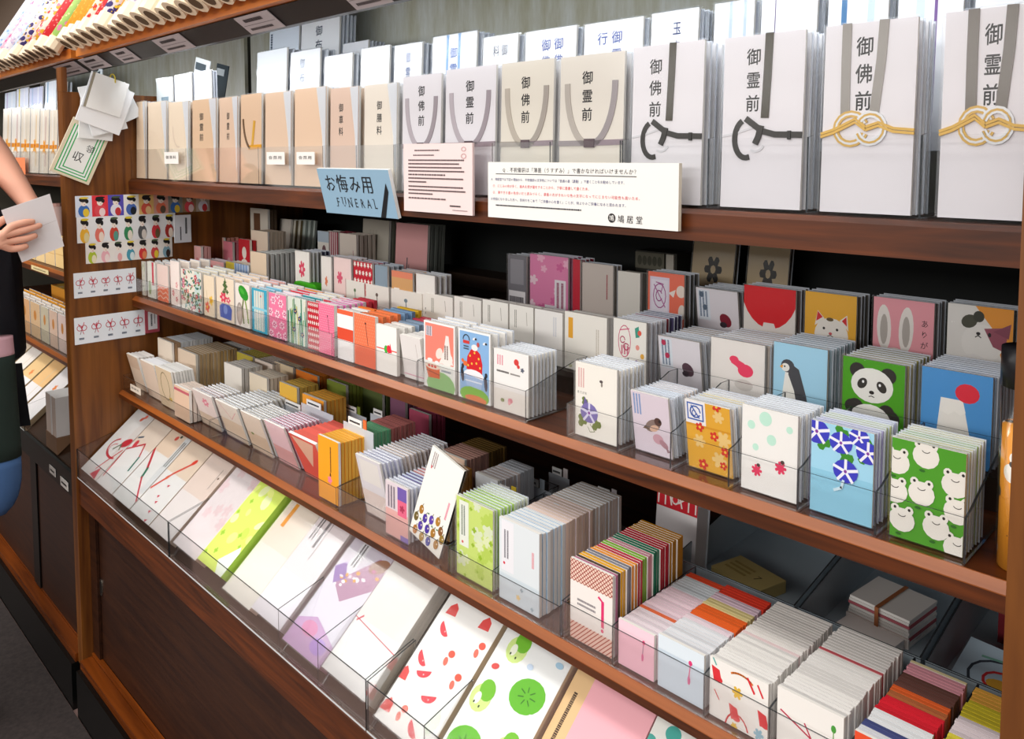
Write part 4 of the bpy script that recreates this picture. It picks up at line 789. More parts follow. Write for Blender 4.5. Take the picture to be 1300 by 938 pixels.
def d_lattice(S):
    S.rect(0, 0, 70, 110, '#efe9e4'); S.rect(0, 80, 70, 30, '#f0d2c2')
    for i in range(-5, 17): S.line([(i*6, 80), (i*6+30, 110)], 1.1, '#a8483c', L=3); S.line([(i*6, 110), (i*6+30, 80)], 1.1, '#a8483c', L=3)
    S.rect(0, 0, 70, 24, '#e6c0b0')
    for i in range(-4, 16): S.line([(i*6, 0), (i*6+24, 24)], 1.3, '#a8483c', L=5)
    S.rect(52, 34, 4.5, 36, '#e0306e'); S.poly([(46, 72), (57, 66), (55, 70), (48, 75)], '#e0306e'); S.ell(54, 30, 2.4, 2.4, '#e0306e'); S.bars(12, 48, 32, 12, 2, '#8a8488', seed=4)
S3(724, 777, 710, 28, .155, d_lattice, '#efe9e4', [('#efe6ea', 1, 'white', '#c87a9c'), ('#eee6e0', 1, 'white', '#5c4a3c'), ('#f0e6e0', 2, 'yellow-topped', '#f0b02c'), ('#efe9e8', 2, 'grey-topped', '#8c8c96'), ('#efe9e4', 2, 'orange-topped', '#f09a3c'), ('#efe9e4', 2, 'red-topped', '#c43a4a'), ('#efe9e4', 2, 'green-topped', '#8cc03c'), ('#efe9e8', 2, 'pink-topped', '#e6a0ac'), ('#efe9e4', 3, 'dark green-topped', '#2f8a68'), ('#efe9e4', 4, 'crimson-topped', '#d42a3c'), ('#efe9e4', 99, 'gold-topped', '#d8962c')], 'white envelope with red lattice bands and a pink stroke', 'the red lattice one', h=.104, nom=(70, 110))
def drop(c1, c2):
    def f(S): S.rect(0, 0, 70, 60, c1); S.rect(0, 44, 70, 16, c2); S.line([(50, 44), (47, 20)], 1.6, '#a0708a' if 'f' in c1[1] else '#e0508a'); S.ell(50, 44, 3, 3, '#e03c78', n=8); S.ell(48, 24, 2.2, 5, '#d85a90')
    return f
LONG = dict(nom=(70, 60), nm='short_envelope')
S3(785, 830, 0, 26, .158, drop('#f2bccc', '#f6d2de'), '#f2bccc', [('#f4e6ec', 6, 'white', '#f7eaf0'), ('#ef7a4c', 1, 'orange', '#f0764a'), ('#f2d6e0', 10, 'pink', '#f6dde6'), ('#dfe6ea', 6, 'pale blue', '#e2eaf0'), ('#e8502c', 99, 'orange-red', '#e8502c')], 'short pink envelope with a cord drop', 'the short pink one', h=.056, **LONG)
S3(835, 893, 0, 26, .155, drop('#cfdeea', '#dfeaf2'), '#cfdeea', [('#eef2f6', 8, 'white', '#f2f2f6'), ('#f3e2e8', 2, 'pink', '#f6e2ea'), ('#f06a28', 5, 'orange', '#f0682a'), ('#ecdfa8', 3, 'yellow', '#f0dc9a'), ('#efd9e4', 3, 'lilac', '#f0d2e2'), ('#e4402c', 99, 'red', '#e4402c')], 'short light blue envelope with a pink drop', 'the short light blue one', h=.062, **LONG)
def d_bells(S):
    S.rect(0, 0, 70, 64, '#f0ede8')
    for x, y in ((8, 44), (30, 14), (64, 22)): S.poly([(x-6, y+8), (x+4, y+6), (x+7, y-5), (x-3, y-7)], '#dc3038'); S.ell(x+3, y-4, 5, 3.4, '#dc3038')
    S.arc(34, -4, 14, 18, 20, 170, 1.8, '#dc3038'); S.arc(38, 44, 18, 12, 40, 130, 2, '#d8742c'); S.flower(34, 36, 6.5, '#e8bc3a', None, 6); S.flower(60, 6, 6, '#8cbcd0', None, 6); S.line([(6, 28), (12, 20)], 1.2, '#dc3038'); S.line([(58, 54), (64, 44)], 2, '#dc3038'); S.line([(46, 56), (54, 44)], 2.4, '#dc3038'); S.line([(4, 60), (8, 54)], 1.6, '#5ab0a8'); S.flower(31, 1, 4, '#e8bc3a', None, 6)
S3(900.5, 974, 0, 30, .158, d_bells, '#f0ede8', [('#f0ede8', 12, 'white', '#f6f3ef'), ('#ebdcdc', 1, 'pale rose', '#f0d8d8'), ('#ece6e2', 99, 'white', '#f0ebe6')], 'short white envelope with red bells and small stars', 'the red bell one', h=.066, **LONG)
def d_pine(S):
    S.rect(0, 0, 70, 60, '#f0ede8'); S.line([(4, 40), (40, 26)], 1.6, '#c02a4c'); S.line([(30, 38), (38, 26)], 1.6, '#c02a4c'); S.line([(54, 34), (40, 26)], 1.8, '#c02a4c'); S.ell(60, 46, 2.6, 3.4, '#4a9a3c'); S.line([(60, 44), (60, 36)], 1, '#6aa04c')
S3(985.5, 1069, 0, 28, .156, d_pine, '#f0ede8', [('#efece8', 16, 'white', '#f5f2ee'), ('#e8c8c8', 1, 'red-edged', '#cf5a62'), ('#efeae6', 99, 'white', '#f2eeea')], 'short white envelope with crimson twigs', 'the crimson twig one', h=.07, **LONG)
S3(1083, 1160, 0, 28, .156, d_plain('#e8502c', lambda S: S.rect(30, 0, 40, 60, '#f0ede8')), '#e8502c', [('#e9ecf4', 2, 'pale blue', '#eef0f6'), ('#5a6296', 2, 'navy', '#4a5288'), ('#eef2f4', 4, 'white', '#f2f4f6'), ('#dc2838', 5, 'red', '#e02434'), ('#a85a3c', 2, 'brown', '#b4683c'), ('#ee7038', 2, 'orange', '#f06a30'), ('#6a4a44', 5, 'dark brown', '#7a5048'), ('#e6a0ac', 4, 'pink', '#eaa4b0'), ('#e6dfd8', 99, 'grey-white', '#e6d8a8')], 'orange and white envelope heading the many-coloured row', 'the orange and white one', h=.064, **LONG)
S3(1172, 1250, 0, 24, .156, d_plain('#d8c83a'), '#d8c83a', [('#e0d23a', 9, 'yellow', '#e4d84a'), ('#e2d8dc', 5, 'pale pink', '#e8dade'), ('#d8c42c', 5, 'golden', '#d8c83a'), ('#e4a24a', 99, 'orange', '#e8b04a')], 'yellow envelope in the row beside the end panel', 'the yellow end row one', h=.064, **LONG)
# the tilted fruit-print card standing in the tray
def fruitcard():
    c = [onY(*p, .752) for p in ((522, 682), (559, 712), (590, 604), (553.5, 578.5))]
    R = empty('fruit_card', ((c[0].x+c[1].x)/2, .752, .842)); tag(R, 'tall cream card with a fruit border, tilted sideways in the lower tray', 'card')
    m = MB(); w, h = .076, .150
    m.box((-w/2, 0, 0), (w/2, .004, h), P('#f1efe8'), side=P('#2c2826'))
    sh = Sheet(w*1000, h*1000, 88, 150); d_fruit(sh); m.sheet(sh, (-w/2, 0, 0), (1, 0, 0), (0, 0, 1), (0, -1, 0)); o = m.build('printed_sheet', R)
    R.rotation_euler = (-math.radians(6), math.radians(16), 0); R.location = ((c[0].x+c[1].x)/2-.002, .7505, .853)
    f = MB(); f.box((-w/2-.003, .0045, .001), (w/2+.003, .0055, h+.003), FILM); f.build('clear_sleeve', R)
fruitcard()
S3(547, 571, 0, 6, .05, d_plain('#d6a45c', lambda S: (S.ell(20, 40, 9, 9, '#8a5a2c'), S.ell(48, 64, 9, 9, '#6b4a9a'), S.ell(46, 24, 8, 8, '#a8762a'))), '#d6a45c', [('#e6d2b0', 2, 'cream'), ('#b9803c', 99, 'brown-gold', '#a06c2c')], 'gold brown envelope with dark fruit beside the tilted fruit card', 'the gold brown fruit one', Y0=.80, h=.108)
S3(556, 590, 0, 14, .10, d_plain('#d9b8a0'), '#d9b8a0', [('#d2a898', 7, 'rose brown', '#b88a80'), ('#8a6a34', 99, 'dark gold', '#6b5228')], 'rose brown envelope heading a low block behind the tilted fruit card', 'the low rose brown block', Y0=.87, h=.102)
S3(604, 632, 0, 10, .085, d_plain('#dfe2e8'), '#dfe2e8', [('#d8dce4', 5, 'pale grey-blue', '#e2d6d4'), ('#cfd4dc', 99, 'grey')], 'pale grey envelope behind the light green blossom one', 'the pale grey one', Y0=.845, h=.105)
# low blocks of orange and olive envelopes behind, seen over the front row
for i, (xl, xr, Yb, face, edge, n, nmn) in enumerate(((356, 378, .87, '#e8b84a', '#f0c866', 6, 'amber'), (385, 412, .86, '#f0a030', '#f4b850', 6, 'deep orange'), (377, 404, .95, '#e07a24', '#e88a34', 7, 'burnt orange'), (416, 440, .955, '#7c8a34', '#94a048', 6, 'olive'), (302, 322, .93, '#c9b84a', '#d4c468', 6, 'mustard'), (318, 340, .86, '#e4d6c0', '#eee2d0', 6, 'oatmeal'), (286, 308, .86, '#efe9e0', '#f4f0ea', 6, 'ivory'), (276, 299, .935, '#eceae6', '#f6f4f0', 8, 'chalk white'), (325, 347, .93, '#ecdcd0', '#f4e8dc', 7, 'pearl'), (350, 373, .95, '#e4cfae', '#eedcc0', 7, 'biscuit'))):
    S3(xl, xr, 0, n, .055, None, face, [(face, 99, nmn, edge)], f'{nmn} envelope in a low block at the rear of the lower shelf', f'the {nmn} rear one', Y0=Yb, h=.112)
for i, (xl, xr, Yb, face, nmn, h) in enumerate(((455, 486, 1.0, '#5d6a3a', 'dark olive', .11), (520, 545, .98, '#b04a64', 'wine red', .1), (496, 515, 1.0, '#8a5a74', 'plum', .1))):
    S3(xl, xr, 0, 4, .045, None, face, [(face, 99, nmn)], f'{nmn} envelope in the shadow at the rear of the lower shelf', f'the {nmn} shadow one', Y0=Yb, h=h)
# index cards with white tabs standing in the lower shelf stacks
def index_card(px, py, wpx, i, col, desc, Yb):
    top = onY(px, py, Yb); w = max(.022, onY(px+wpx, py, Yb).x-top.x); h = top.z-.8395
    R = empty('index_card', (top.x+w/2, Yb, .8396)); tag(R, desc, 'index card', None)
    m = MB(); m.box((-w*.9, .0006, 0), (w*1.3, .0016, h-.013), HAZE); m.build('divider_sheet', R)
    m = MB(); m.box((-w/2, 0, h-.0125), (w/2, .0016, h), P('#f2f2f2')); sh = Sheet(w*1000, 12, 30, 12); sh.bars(3, 2.5, 24, 7, 1, '#3a3a40', seed=i); m.sheet(sh, (-w/2, 0, h-.0125), (1, 0, 0), (0, 0, 1), (0, -1, 0)); m.build('white_tab', R)
    if col:
        m = MB(); m.box((w/2+.004, 0, h-.0125), (w/2+.014, .0016, h+.004), P(col)); m.build('picture_tab', R)
TABS = [(361, 506, 20, '#c43c5a', 'white index tab in front of the amber envelopes', .862), (389, 506, 18, None, 'white index tab beside the amber envelopes', .85), (413, 517, 17, '#d8402c', 'white index tab above the deep orange envelopes', .92), (442, 528, 17, '#e8743c', 'white index tab before the mint green envelopes', .80), (437, 512, 15, '#7a8a34', 'white index tab over the olive envelopes', .925), (474, 518, 11, None, 'small white index tab above the dusty red envelopes', .925),
 (392, 477, 12, '#d8d2c8', 'white index tab under the middle shelf edge, above the burnt orange envelopes', 1.03), (412, 486, 12, None, 'white index tab on a dark orange card under the middle shelf edge', 1.04),
 (617, 585, 13, '#dcd4d8', 'white index tab over the dark gold envelopes', .965), (663, 602, 20, '#b9c4d2', 'wide white index tab over the pale grey envelopes', .952), (634, 614, 12, '#e8c83a', 'white index tab with a yellow mark behind the light green blossom envelopes', .842), (686, 635, 14, '#dce2ea', 'white index tab among the pale rose envelopes', .835), (726, 621, 14, '#d8c8cc', 'white index tab at the rear of the pale blue stack', .93), (759, 617, 15, '#cfc6ca', 'last white index tab towards the crimson-topped row, on the dark back', 1.02), (701, 592, 8, '#d8cfd0', 'tiny white index tab alone on the dark back', 1.03)]
for i, (px, py, wp, c, ds, Yb) in enumerate(TABS): index_card(px, py, wp, i, c, ds, Yb)
# trays of the lower shelf
zt = .837; XA = lambda p: Xat(p, .747, .842)
tray('clear tray with the beige and loose sleeved envelopes on the lower shelf', XP+.004, XA(269.6), .7385, .945, zt, .040, .05)
tray('long clear tray with the pink, red fan and bright orange envelopes', XA(270.4), XA(431.5), .7385, .94, zt, .040, .06)
tray('clear tray with the lavender, violet square and fruit card stationery', XA(433), XA(574), .7385, .985, zt, .042, .06)
tray('clear tray with the light green and pale blue envelopes', XA(575.5), XA(716), .7385, .945, zt, .040, .06, [XA(630)])
xs = [XA(p) for p in (718, 781.5, 897.5, 980, 1077.5, 1166)]
tray('long clear tray of short envelopes beside the end panel', xs[0], XR-.003, .7385, .925, zt, .050, .056, xs[1:])
# emptied smoky trays at the rear
for x0, x1, ds in ((-.62, -.44, 'smoky empty tray holding the tan banknote bundle'), (-.435, -.29, 'smoky tray holding the rubber-banded paper stack'), (-.285, XR-.006, 'smoky tray with the picture card beside the end panel')):
    tray(ds, x0, x1, .945, 1.24, zt, .045, .09, (), SMOKE, name='rear_tray')
def tanbundle():
    p = (-.545, 1.02, .8395); R = empty('tan_bundle', p, (0, 0, -.25)); tag(R, 'tan bundle of slips marked 7 in the smoky rear tray', 'bundle')
    m = MB(); m.box((-.042, -.03, 0), (.042, .03, .016), P('#b9a468')); m.build('slips', R)
    m = MB(); m.box((-.042, -.03, .0163), (.042, .03, .0175), P('#c4b072'))
    sh = Sheet(84, 60, 84, 60); sh.text('7', 60, 30, 16, '#3a3020'); sh.bars(8, 16, 40, 30, 3, '#a48c4c', seed=4); m.sheet(sh, (-.042, -.03, .0175), (1, 0, 0), (0, 1, 0), (0, 0, 1)); m.build('top_slip', R)
tanbundle()
def banded():
    R = empty('paper_bundle', (-.365, 1.06, .8395), (0, 0, -.12)); tag(R, 'stack of white papers held by a brown rubber band', 'paper bundle')
    m = MB()
    for k in range(9): m.box((-.04+(k % 3)*.001, -.03, .004*k), (.04-(k % 2)*.001, .045, .004*k+.0034), P('#b8606a' if k % 4 == 2 else '#eae6e2'))
    m.build('papers', R)
    m = MB(); m.box((-.041, -.0335, .0), (.041, -.0306, .012), P('#e6dcd6')); m.box((-.0025, -.0345, 0), (.0025, -.034, .0365), P('#a4643c')); m.box((-.0025, -.034, .0362), (.0025, .046, .0368), P('#a4643c')); m.build('rubber_band', R)
    m = MB(); m.box((-.034, -.085, 0), (.038, -.038, .014), P('#e9e2de')); m.build('loose_slips', R)
banded()
def piccard():
    R = empty('picture_card', (-.225, 1.02, .858), (math.radians(20), 0, -.1)); tag(R, 'pale blue picture card with a red and dark loop in the smoky end tray', 'card')
    m = MB(); m.box((-.045, -.05, 0), (.045, .03, .003), P('#b9cede')); sh = Sheet(90, 80, 90, 80); sh.arc(48, 36, 34, 26, 40, 330, 3, '#3c4450', 14); sh.ell(50, 30, 16, 8, '#e0a83c'); sh.arc(50, 34, 20, 14, 0, 360, 3, '#d83a3c', 14); sh.line([(20, 60), (60, 66)], 3, '#7ab0a0')
    m.sheet(sh, (-.045, -.05, .003), (1, 0, 0), (0, 1, 0), (0, 0, 1)); m.build('printed_sheet', R)
piccard()
stack('red_folder', 'folder', 1.14, .8395, 0, 10, 0, 3, .03, d_plain('#c8202a'), '#c8202a', [('#a01c26', 99, '')], 'bright red folder at the rear beside the end panel', 'the bright red folder', h=.07, film=False) if False else None
def redbox(x0, x1, c, ds):
    R = empty('red_packet', ((x0+x1)/2, 1.12, .8395)); tag(R, ds, 'packet'); w = x1-x0
    m = MB(); m.box((-w/2, 0, 0), (w/2, .05, .07), P(c)); m.build('body', R); m = MB(); m.box((-w/2+.004, -.0012, .05), (w/2-.004, -.0002, .066), P('#e0888a')); m.build('flap', R)
redbox(-.255, -.215, '#7a1c28', 'dark red packet at the rear of the smoky end tray'); redbox(-.205, -.155, '#d0282c', 'bright red packet at the rear of the smoky end tray')
def wavy():
    X0, X1 = Xat(833, .99, .92), Xat(884, .99, .9); R = empty('boxed_cards', ((X0+X1)/2, .985, .841)); w = X1-X0
    tag(R, 'white boxed card set with a red band of wavy white marks', 'card box')
    m = MB(); m.box((-w/2, 0, 0), (w/2, .03, .118), P('#e4e0e2')); 
    sh = Sheet(w*1000, 118, 70, 118); sh.rect(0, 84, 70, 34, '#cc1c2c')
    for x in (6, 58): sh.arc(x+3, 100, 6, 12, 0, 180, 2.4, '#f3e6e2', 7); sh.line([(x-3, 100), (x-3, 88)], 2.4, '#f3e6e2'); sh.line([(x+9, 100), (x+9, 88)], 2.4, '#f3e6e2')
    sh.arc(32, 100, 6, 7, 0, 360, 2.4, '#f3e6e2', 9); sh.line([(22, 108), (26, 90)], 2.4, '#f3e6e2'); sh.line([(38, 96), (48, 104)], 2.4, '#f3e6e2'); sh.line([(40, 104), (44, 90)], 2.4, '#f3e6e2')
    m.sheet(sh, (-w/2, 0, 0), (1, 0, 0), (0, 0, 1), (0, -1, 0)); m.build('box', R); R.rotation_euler = (-.08, 0, 0)
    f = MB(); f.box((-w/2-.002, .0305, .0005), (w/2+.002, .0325, .128), HAZE); f.build('clear_back', R)
wavy()
# ------------------------------------------------------------------ top shelf: condolence envelopes
ZE = 1.3947
def kanji(S, t, x, y, size, gap=1.5, c='#1c1a1c'): [S.text(t, x+dx*size, y+dy*size, size*1.08, c, True, gap/1.08) for dx, dy in ((0, 0), (.035, .01), (.018, -.025))]
def flatcord(m, pts, wd, mat, w, h, y0, lift=.0009):     # a flat cord on the envelope's face, points in nominal 105 x 190 mm
    q = [((x/105-.5)*w, y/190*h) for x, y in pts]; n = len(q); k = wd/2000; vs = []; fs = []
    for i, (x, z) in enumerate(q):
        a, b = q[max(i-1, 0)], q[min(i+1, n-1)]; d = math.hypot(b[0]-a[0], b[1]-a[1]) or 1; nx, nz = -(b[1]-a[1])/d*k, (b[0]-a[0])/d*k
        for yy in (y0-.0002, y0-lift-.0002): vs += [(x+nx, yy, z+nz), (x-nx, yy, z-nz)]
    for i in range(n-1):
        o = i*4; p = o+4
        fs += [(o+2, o+3, p+3, p+2), (o, p, p+1, o+1), (o, o+2, p+2, p), (o+1, p+1, p+3, o+3)]
    fs += [(0, 1, 3, 2), (n*4-4, n*4-2, n*4-1, n*4-3)]
    m.add(vs, fs, mat)
def arcpts(cx, cy, rx, ry, a0, a1, n=12): return [(cx+rx*math.cos(math.radians(a0+(a1-a0)*i/n)), cy+ry*math.sin(math.radians(a0+(a1-a0)*i/n))) for i in range(n+1)]
def cord_silver(c1='#b9b2b4', c2='#a49c9e'):
    def f(R, w, h, y0):
        m = MB(); a, b = P(c1, .4), P(c2, .4)
        flatcord(m, arcpts(52, 150, 38, 78, 178, 262, 10), 9, a, w, h, y0); flatcord(m, arcpts(52, 150, 38, 78, 2, -82, 10), 9, b, w, h, y0)
        flatcord(m, [(1, 74), (52, 74)], 7, b, w, h, y0); flatcord(m, [(52, 74), (104, 75)], 7, P('#8f8088', .4), w, h, y0); m.build('paper_cord', R)
        k = MB(); flatcord(k, [(44, 74), (60, 74)], 11, P('#5a4a50', .4), w, h, y0, .002); k.build('knot', R)
    return f
def cord_black(R, w, h, y0):
    m = MB(); a = P('#2a2622', .35); s = P('#c9c8cc', .3)
    flatcord(m, [(60, 189), (59, 150), (57, 98)], 9, P('#3a3426', .4), w, h, y0); m.build('black_ribbon', R)
    m = MB(); flatcord(m, arcpts(34, 76, 15, 21, 112, 288, 12), 6, a, w, h, y0); flatcord(m, [(33, 98), (42, 92), (54, 84), (70, 80), (103, 79)], 6.5, a, w, h, y0, .0014); flatcord(m, [(53, 90), (50, 78), (46, 70)], 6.5, a, w, h, y0, .002); flatcord(m, [(86, 79), (90, 79)], 9, P('#1c1a18', .3), w, h, y0, .0022)
    flatcord(m, [(2, 79), (20, 82), (42, 88)], 2.4, s, w, h, y0, .0006); flatcord(m, arcpts(46, 74, 12, 12, 240, 330, 6), 2.4, s, w, h, y0, .0006); m.build('knotted_cord', R)
def cord_gold(dark=False):
    q = 7 if dark else 0
    def f(R, w, h, y0):
        m = MB(); g, s, gy = P('#c9a24e', .35), P('#d6d8da', .25), P('#8f8a84' if not dark else '#6e6760', .4)
        flatcord(m, [(27+q, 189), (27+q, 150), (28+q, 96)], 9, gy, w, h, y0); flatcord(m, [(68+q, 189), (66+q, 150), (60+q, 96)], 9, gy, w, h, y0); m.build('grey_ribbon', R)
        m = MB()
        for o in (-2.2, 0, 2.2):
            flatcord(m, arcpts(35+q, 84, 17+o, 15+o, 20, 340, 14), 2.2, g if o else s, w, h, y0, .0012); flatcord(m, arcpts(57+q, 84, 15+o, 14+o, -160, 160, 14), 2.2, s if o else g, w, h, y0, .0018)
        for o in (-1.6, 1.6): flatcord(m, [(1, 78+o), (16, 82+o), (40, 92+o), (52, 84+o)], 2.6, g, w, h, y0, .0022); flatcord(m, [(52, 84+o), (66, 88+o), (82, 82+o), (104, 80+o)], 2.6, g, w, h, y0, .0022)
        m.build('knotted_cord', R)
    return f
def cord_yellow(R, w, h, y0):
    m = MB(); flatcord(m, arcpts(56, 150, 42, 76, 190, 262, 10), 6, P('#6a5038', .4), w, h, y0); flatcord(m, [(40, 76), (104, 78)], 9, P('#e2a21c', .4), w, h, y0); flatcord(m, [(60, 80), (70, 132)], 8, P('#d8a838', .4), w, h, y0); m.build('paper_cord', R)
def dE(c, txt='', x=52, y=158, size=15, tab=None, extra=None):
    def f(S):
        S.rect(0, 0, 105, 190, c)
        if txt: kanji(S, txt, x, y, size)
        if extra: extra(S)
    return f
EN = dict(nom=(105, 190), film=True)
CW = '#dddade'; CB = '#ecd3b8'
def filmfold(R, w, h, y0):
    m = MB(); m.prism([(w/2-.0025, h*.99), (w/2-.3*w, h*.985), (w/2-.12*w, h*.5), (w/2-.07*w, h*.18), (w/2-.0025, h*.12)], 1, y0-.0013, y0-.0009, clear('loose_film', .5, (.95, .96, .98), rough=.2, diff=((.88, .91, .95), .62))); m.build('film_fold', R)
FE = [ # xl, xr, yt, draw, face, cord, desc, short
 (168, 184, 129, dE('#ead2b6'), CB, None, 'beige sleeved envelope first beside the dividing panel on the top shelf', 'the first beige one by the panel', 5),
 (187, 211, 130, dE('#e8d6bf'), CB, None, 'pale beige envelope in crinkled film, second from the dividing panel', 'the crinkled film one', 4),
 (213, 239, 130, dE('#ead9c2', extra=lambda S: S.arc(52, 130, 30, 50, 180, 280, 4, '#dccab6', 8)), CB, None, 'pale beige envelope behind a small price tab, third from the dividing panel', 'the price tab one', 4),
 (243, 274, 127, dE('#dfc0a0', '御霊前', 40, 150, 16), CB, None, 'tan envelope with three dark characters, fourth from the dividing panel', 'the tan three-character one', 4),
 (277, 301, 124, dE('#dfc3ab', '御霊前', 50, 148, 15), CB, None, 'pinkish tan envelope with three spaced characters, beside the gold corded one', 'the pinkish tan one', 5),
 (304, 331, 120, dE('#dfc0a2'), CB, cord_yellow, 'tan envelope tied with a yellow and brown cord', 'the yellow corded one', 5),
 (335, 369, 118, dE('#e3c7ad'), CB, None, 'tan envelope with a white tab, just right of the yellow corded one', 'the tan white-tab one', 4),
 (372, 413, 113, dE('#e6c8ac'), CB, None, 'plain peach tan envelope with a white tab, beside the dusky tan one', 'the peach tan one', 4),
 (417, 454, 112, dE('#ddc2b0', '御車料', 40, 152, 15), CB, None, 'dusky tan envelope above the blue funeral sign, with three characters', 'the dusky tan one', 4),
 (460, 503, 108, dE('#e6ddd0', '御膳料', 48, 152, 15), '#e6ddd0', None, 'cream envelope above the blue funeral sign, next to the corded row', 'the cream one by the corded row', 4),
 (508, 558, 97, dE(CW, '御佛前', 52, 164, 16), CW, cord_silver('#b3aab0', '#9a9096'), 'white envelope with silver cord directly above the pink notice, first of two', 'the first silver corded one', 4),
 (562, 627, 88, dE(CW, '御霊前', 52, 162, 16), CW, cord_silver('#b3aab0', '#9a9096'), 'white envelope with silver cord above the pink notice, second of two', 'the second silver corded one', 4),
 (632, 700, 80, dE('#dad4c8', '御佛前', 50, 160, 16), '#dad4c8', cord_silver('#b5aca0', '#a09890'), 'cream white envelope with taupe cord above the long white notice, first of two', 'the first taupe corded one', 4),
 (706, 789, 72, dE('#dad4ca', '御霊前', 46, 160, 16), '#dad4ca', cord_silver('#b0a8a0', '#968e90'), 'cream white envelope with taupe cord above the long white notice, second of two', 'the second taupe corded one', 4),
 (797, 889, 59, dE(CW, '御佛前', 35, 164, 17), CW, cord_black, 'white envelope with black ribbon and knot beside the taupe corded pair', 'the first black ribbon one', 4),
 (911, 1016, 47, dE(CW, '御霊前', 40, 166, 17), CW, cord_black, 'white envelope with black ribbon and knot beside the gold knotted pair', 'the second black ribbon one', 4),
 (1037, 1157, 32, dE(CW, '御佛前', 47, 166, 18), CW, cord_gold(), 'white envelope with pale grey bands and a gold knot', 'the pale grey band one', 4),
 (1186, 1310, 14, dE(CW, '御霊前', 56, 166, 18), CW, cord_gold(True), 'white envelope with dark grey bands and a gold knot, at the picture edge', 'the dark grey band one', 4),
]
for xl, xr, yt, dr, face, cord, ds, sh, n in FE:
    stack('condolence_envelope', 'envelope', .785, ZE, xl, xr, yt, n, .05, dr, face, [('#efeff2' if face != CB else '#ead8c4', 99, '', '#f4f4f6')], ds, sh, lean=1.5, extra=cord or filmfold, **EN)
# second and third rows, standing on the steps
def rib(cs):
    def f(S): 
        S.rect(0, 0, 105, 190, '#eef0f4')
        for x, wd, c in cs: S.rect(x, 0, wd, 190, c)
    return f
def txt2(t, x=52, c='#3a4a78', bg='#eff1f5', t2=None):
    def f(S):
        S.rect(0, 0, 105, 190, bg); kanji(S, t, x, 166, 17, 1.5, c)
        if t2: kanji(S, t2, x-26, 166, 17, 1.5, c)
    return f
R2, R3 = (.895, 1.4555), (.998, 1.5305)
BK = [
 (R2, 322, 360, 66, txt2('', bg='#eef2f6'), 'plain white envelope in the rear row above the tan white-tab one', 'plain white rear one', 3),
 (R2, 364, 402, 66, txt2('御布', 44, '#8a94a8'), 'white envelope with faint grey characters in the rear row', 'faint grey character rear one', 3),
 (R2, 407, 443, 71, txt2('', bg='#f0f1f6'), 'lower plain white envelope in the rear row above the dusky tan one', 'lower plain white rear one', 4),
 (R2, 453, 490, 61, txt2('', bg='#f1f2f2'), 'plain white envelope in the rear row above the cream one', 'plain white rear one above the cream', 3),
 (R2, 495, 531, 57, txt2('御霊', 54, '#5a6a90'), 'white envelope with blue-grey characters above the first silver corded one', 'blue-grey character rear one', 4),
 (R2, 543, 600, 46, lambda S: (rib([(34, 6, '#8fb0d8'), (62, 6, '#8fb0d8')])(S), kanji(S, '御霊', 52, 160, 16, 1.6, '#4a68a8')), 'white envelope with two blue bands in the rear row', 'two blue band rear one', 4),
 (R2, 607, 652, 47, txt2('御', 66, '#6a6e78', t2='料'), 'white envelope with grey characters in the rear row beside the blue band one', 'grey character rear one', 4),
 (R2, 660, 726, 40, txt2('御佛', 70, '#4a5a98', t2='御佛'), 'white envelope with two columns of blue characters, first of two in the rear row', 'first two-column rear one', 4),
 (R2, 734, 810, 30, txt2('御霊', 60, '#4a5a98', t2='行'), 'white envelope with two columns of blue characters, second of two in the rear row', 'second two-column rear one', 5),
 (R2, 818, 880, 16, txt2('玉串料', 58, '#2c3a6a'), 'white envelope with clear dark blue characters above the first black ribbon one', 'dark blue character rear one', 5),
 (R2, 897, 950, 3, rib([(40, 9, '#b9c8de'), (78, 8, '#b9c8de')]), 'white envelope with two pale blue bands near the top edge', 'two pale band rear one', 4),
 (R2, 956, 1030, -6, rib([(26, 2, '#5a4a78')]), 'white envelope with a thin violet line behind the second black ribbon one', 'thin violet line rear one', 3),
 (R2, 1040, 1120, -16, rib([(24, 10, '#4a7aa8'), (70, 12, '#c8d8e6')]), 'white envelope with a strong blue band near the top edge', 'strong blue band rear one', 3),
 (R2, 1128, 1215, -28, rib([(30, 14, '#d2e0ea'), (60, 5, '#7a5a98')]), 'white envelope with a violet band near the top edge', 'violet band rear one', 3),
 (R2, 1225, 1320, -40, rib([]), 'plain white envelope cut off at the top corner of the picture', 'plain white corner rear one', 3),
 (R3, 338, 376, 36, lambda S: (S.rect(0, 0, 105, 190, '#e6eef8'), S.bars(2, 60, 12, 120, 1, '#4a5a70', True, 5)), 'tall pale blue envelope with a dotted edge, first of the tallest pair', 'tall dotted edge one', 4),
 (R3, 378, 427, 26, txt2('御布施', 50, '#4a5260', bg='#f4f4f6'), 'tall white envelope with dark characters, second of the tallest pair', 'tall dark character one', 5),
 (R3, 431, 464, 55, txt2('', bg='#f2f2f6'), 'white envelope with blue film behind the lower plain white one', 'blue film rear one', 5),
 ((.840, ZE), 201, 222, 100, lambda S: (S.rect(0, 0, 105, 190, '#e9f0f2'), S.bars(30, 120, 50, 40, 2, '#6a8aa0', False, 3)), 'short white envelope with blue print above the crinkled film one', 'short blue print one', 3),
 ((.840, ZE), 224, 246, 95, txt2('', bg='#f2f4f5'), 'short white envelope tilted above the price tab one', 'short white tilted one', 3),
 ((.840, ZE), 249, 271, 92, txt2('', bg='#eef2f2'), 'white folded envelope above the tan three-character one', 'white folded one', 3),
]
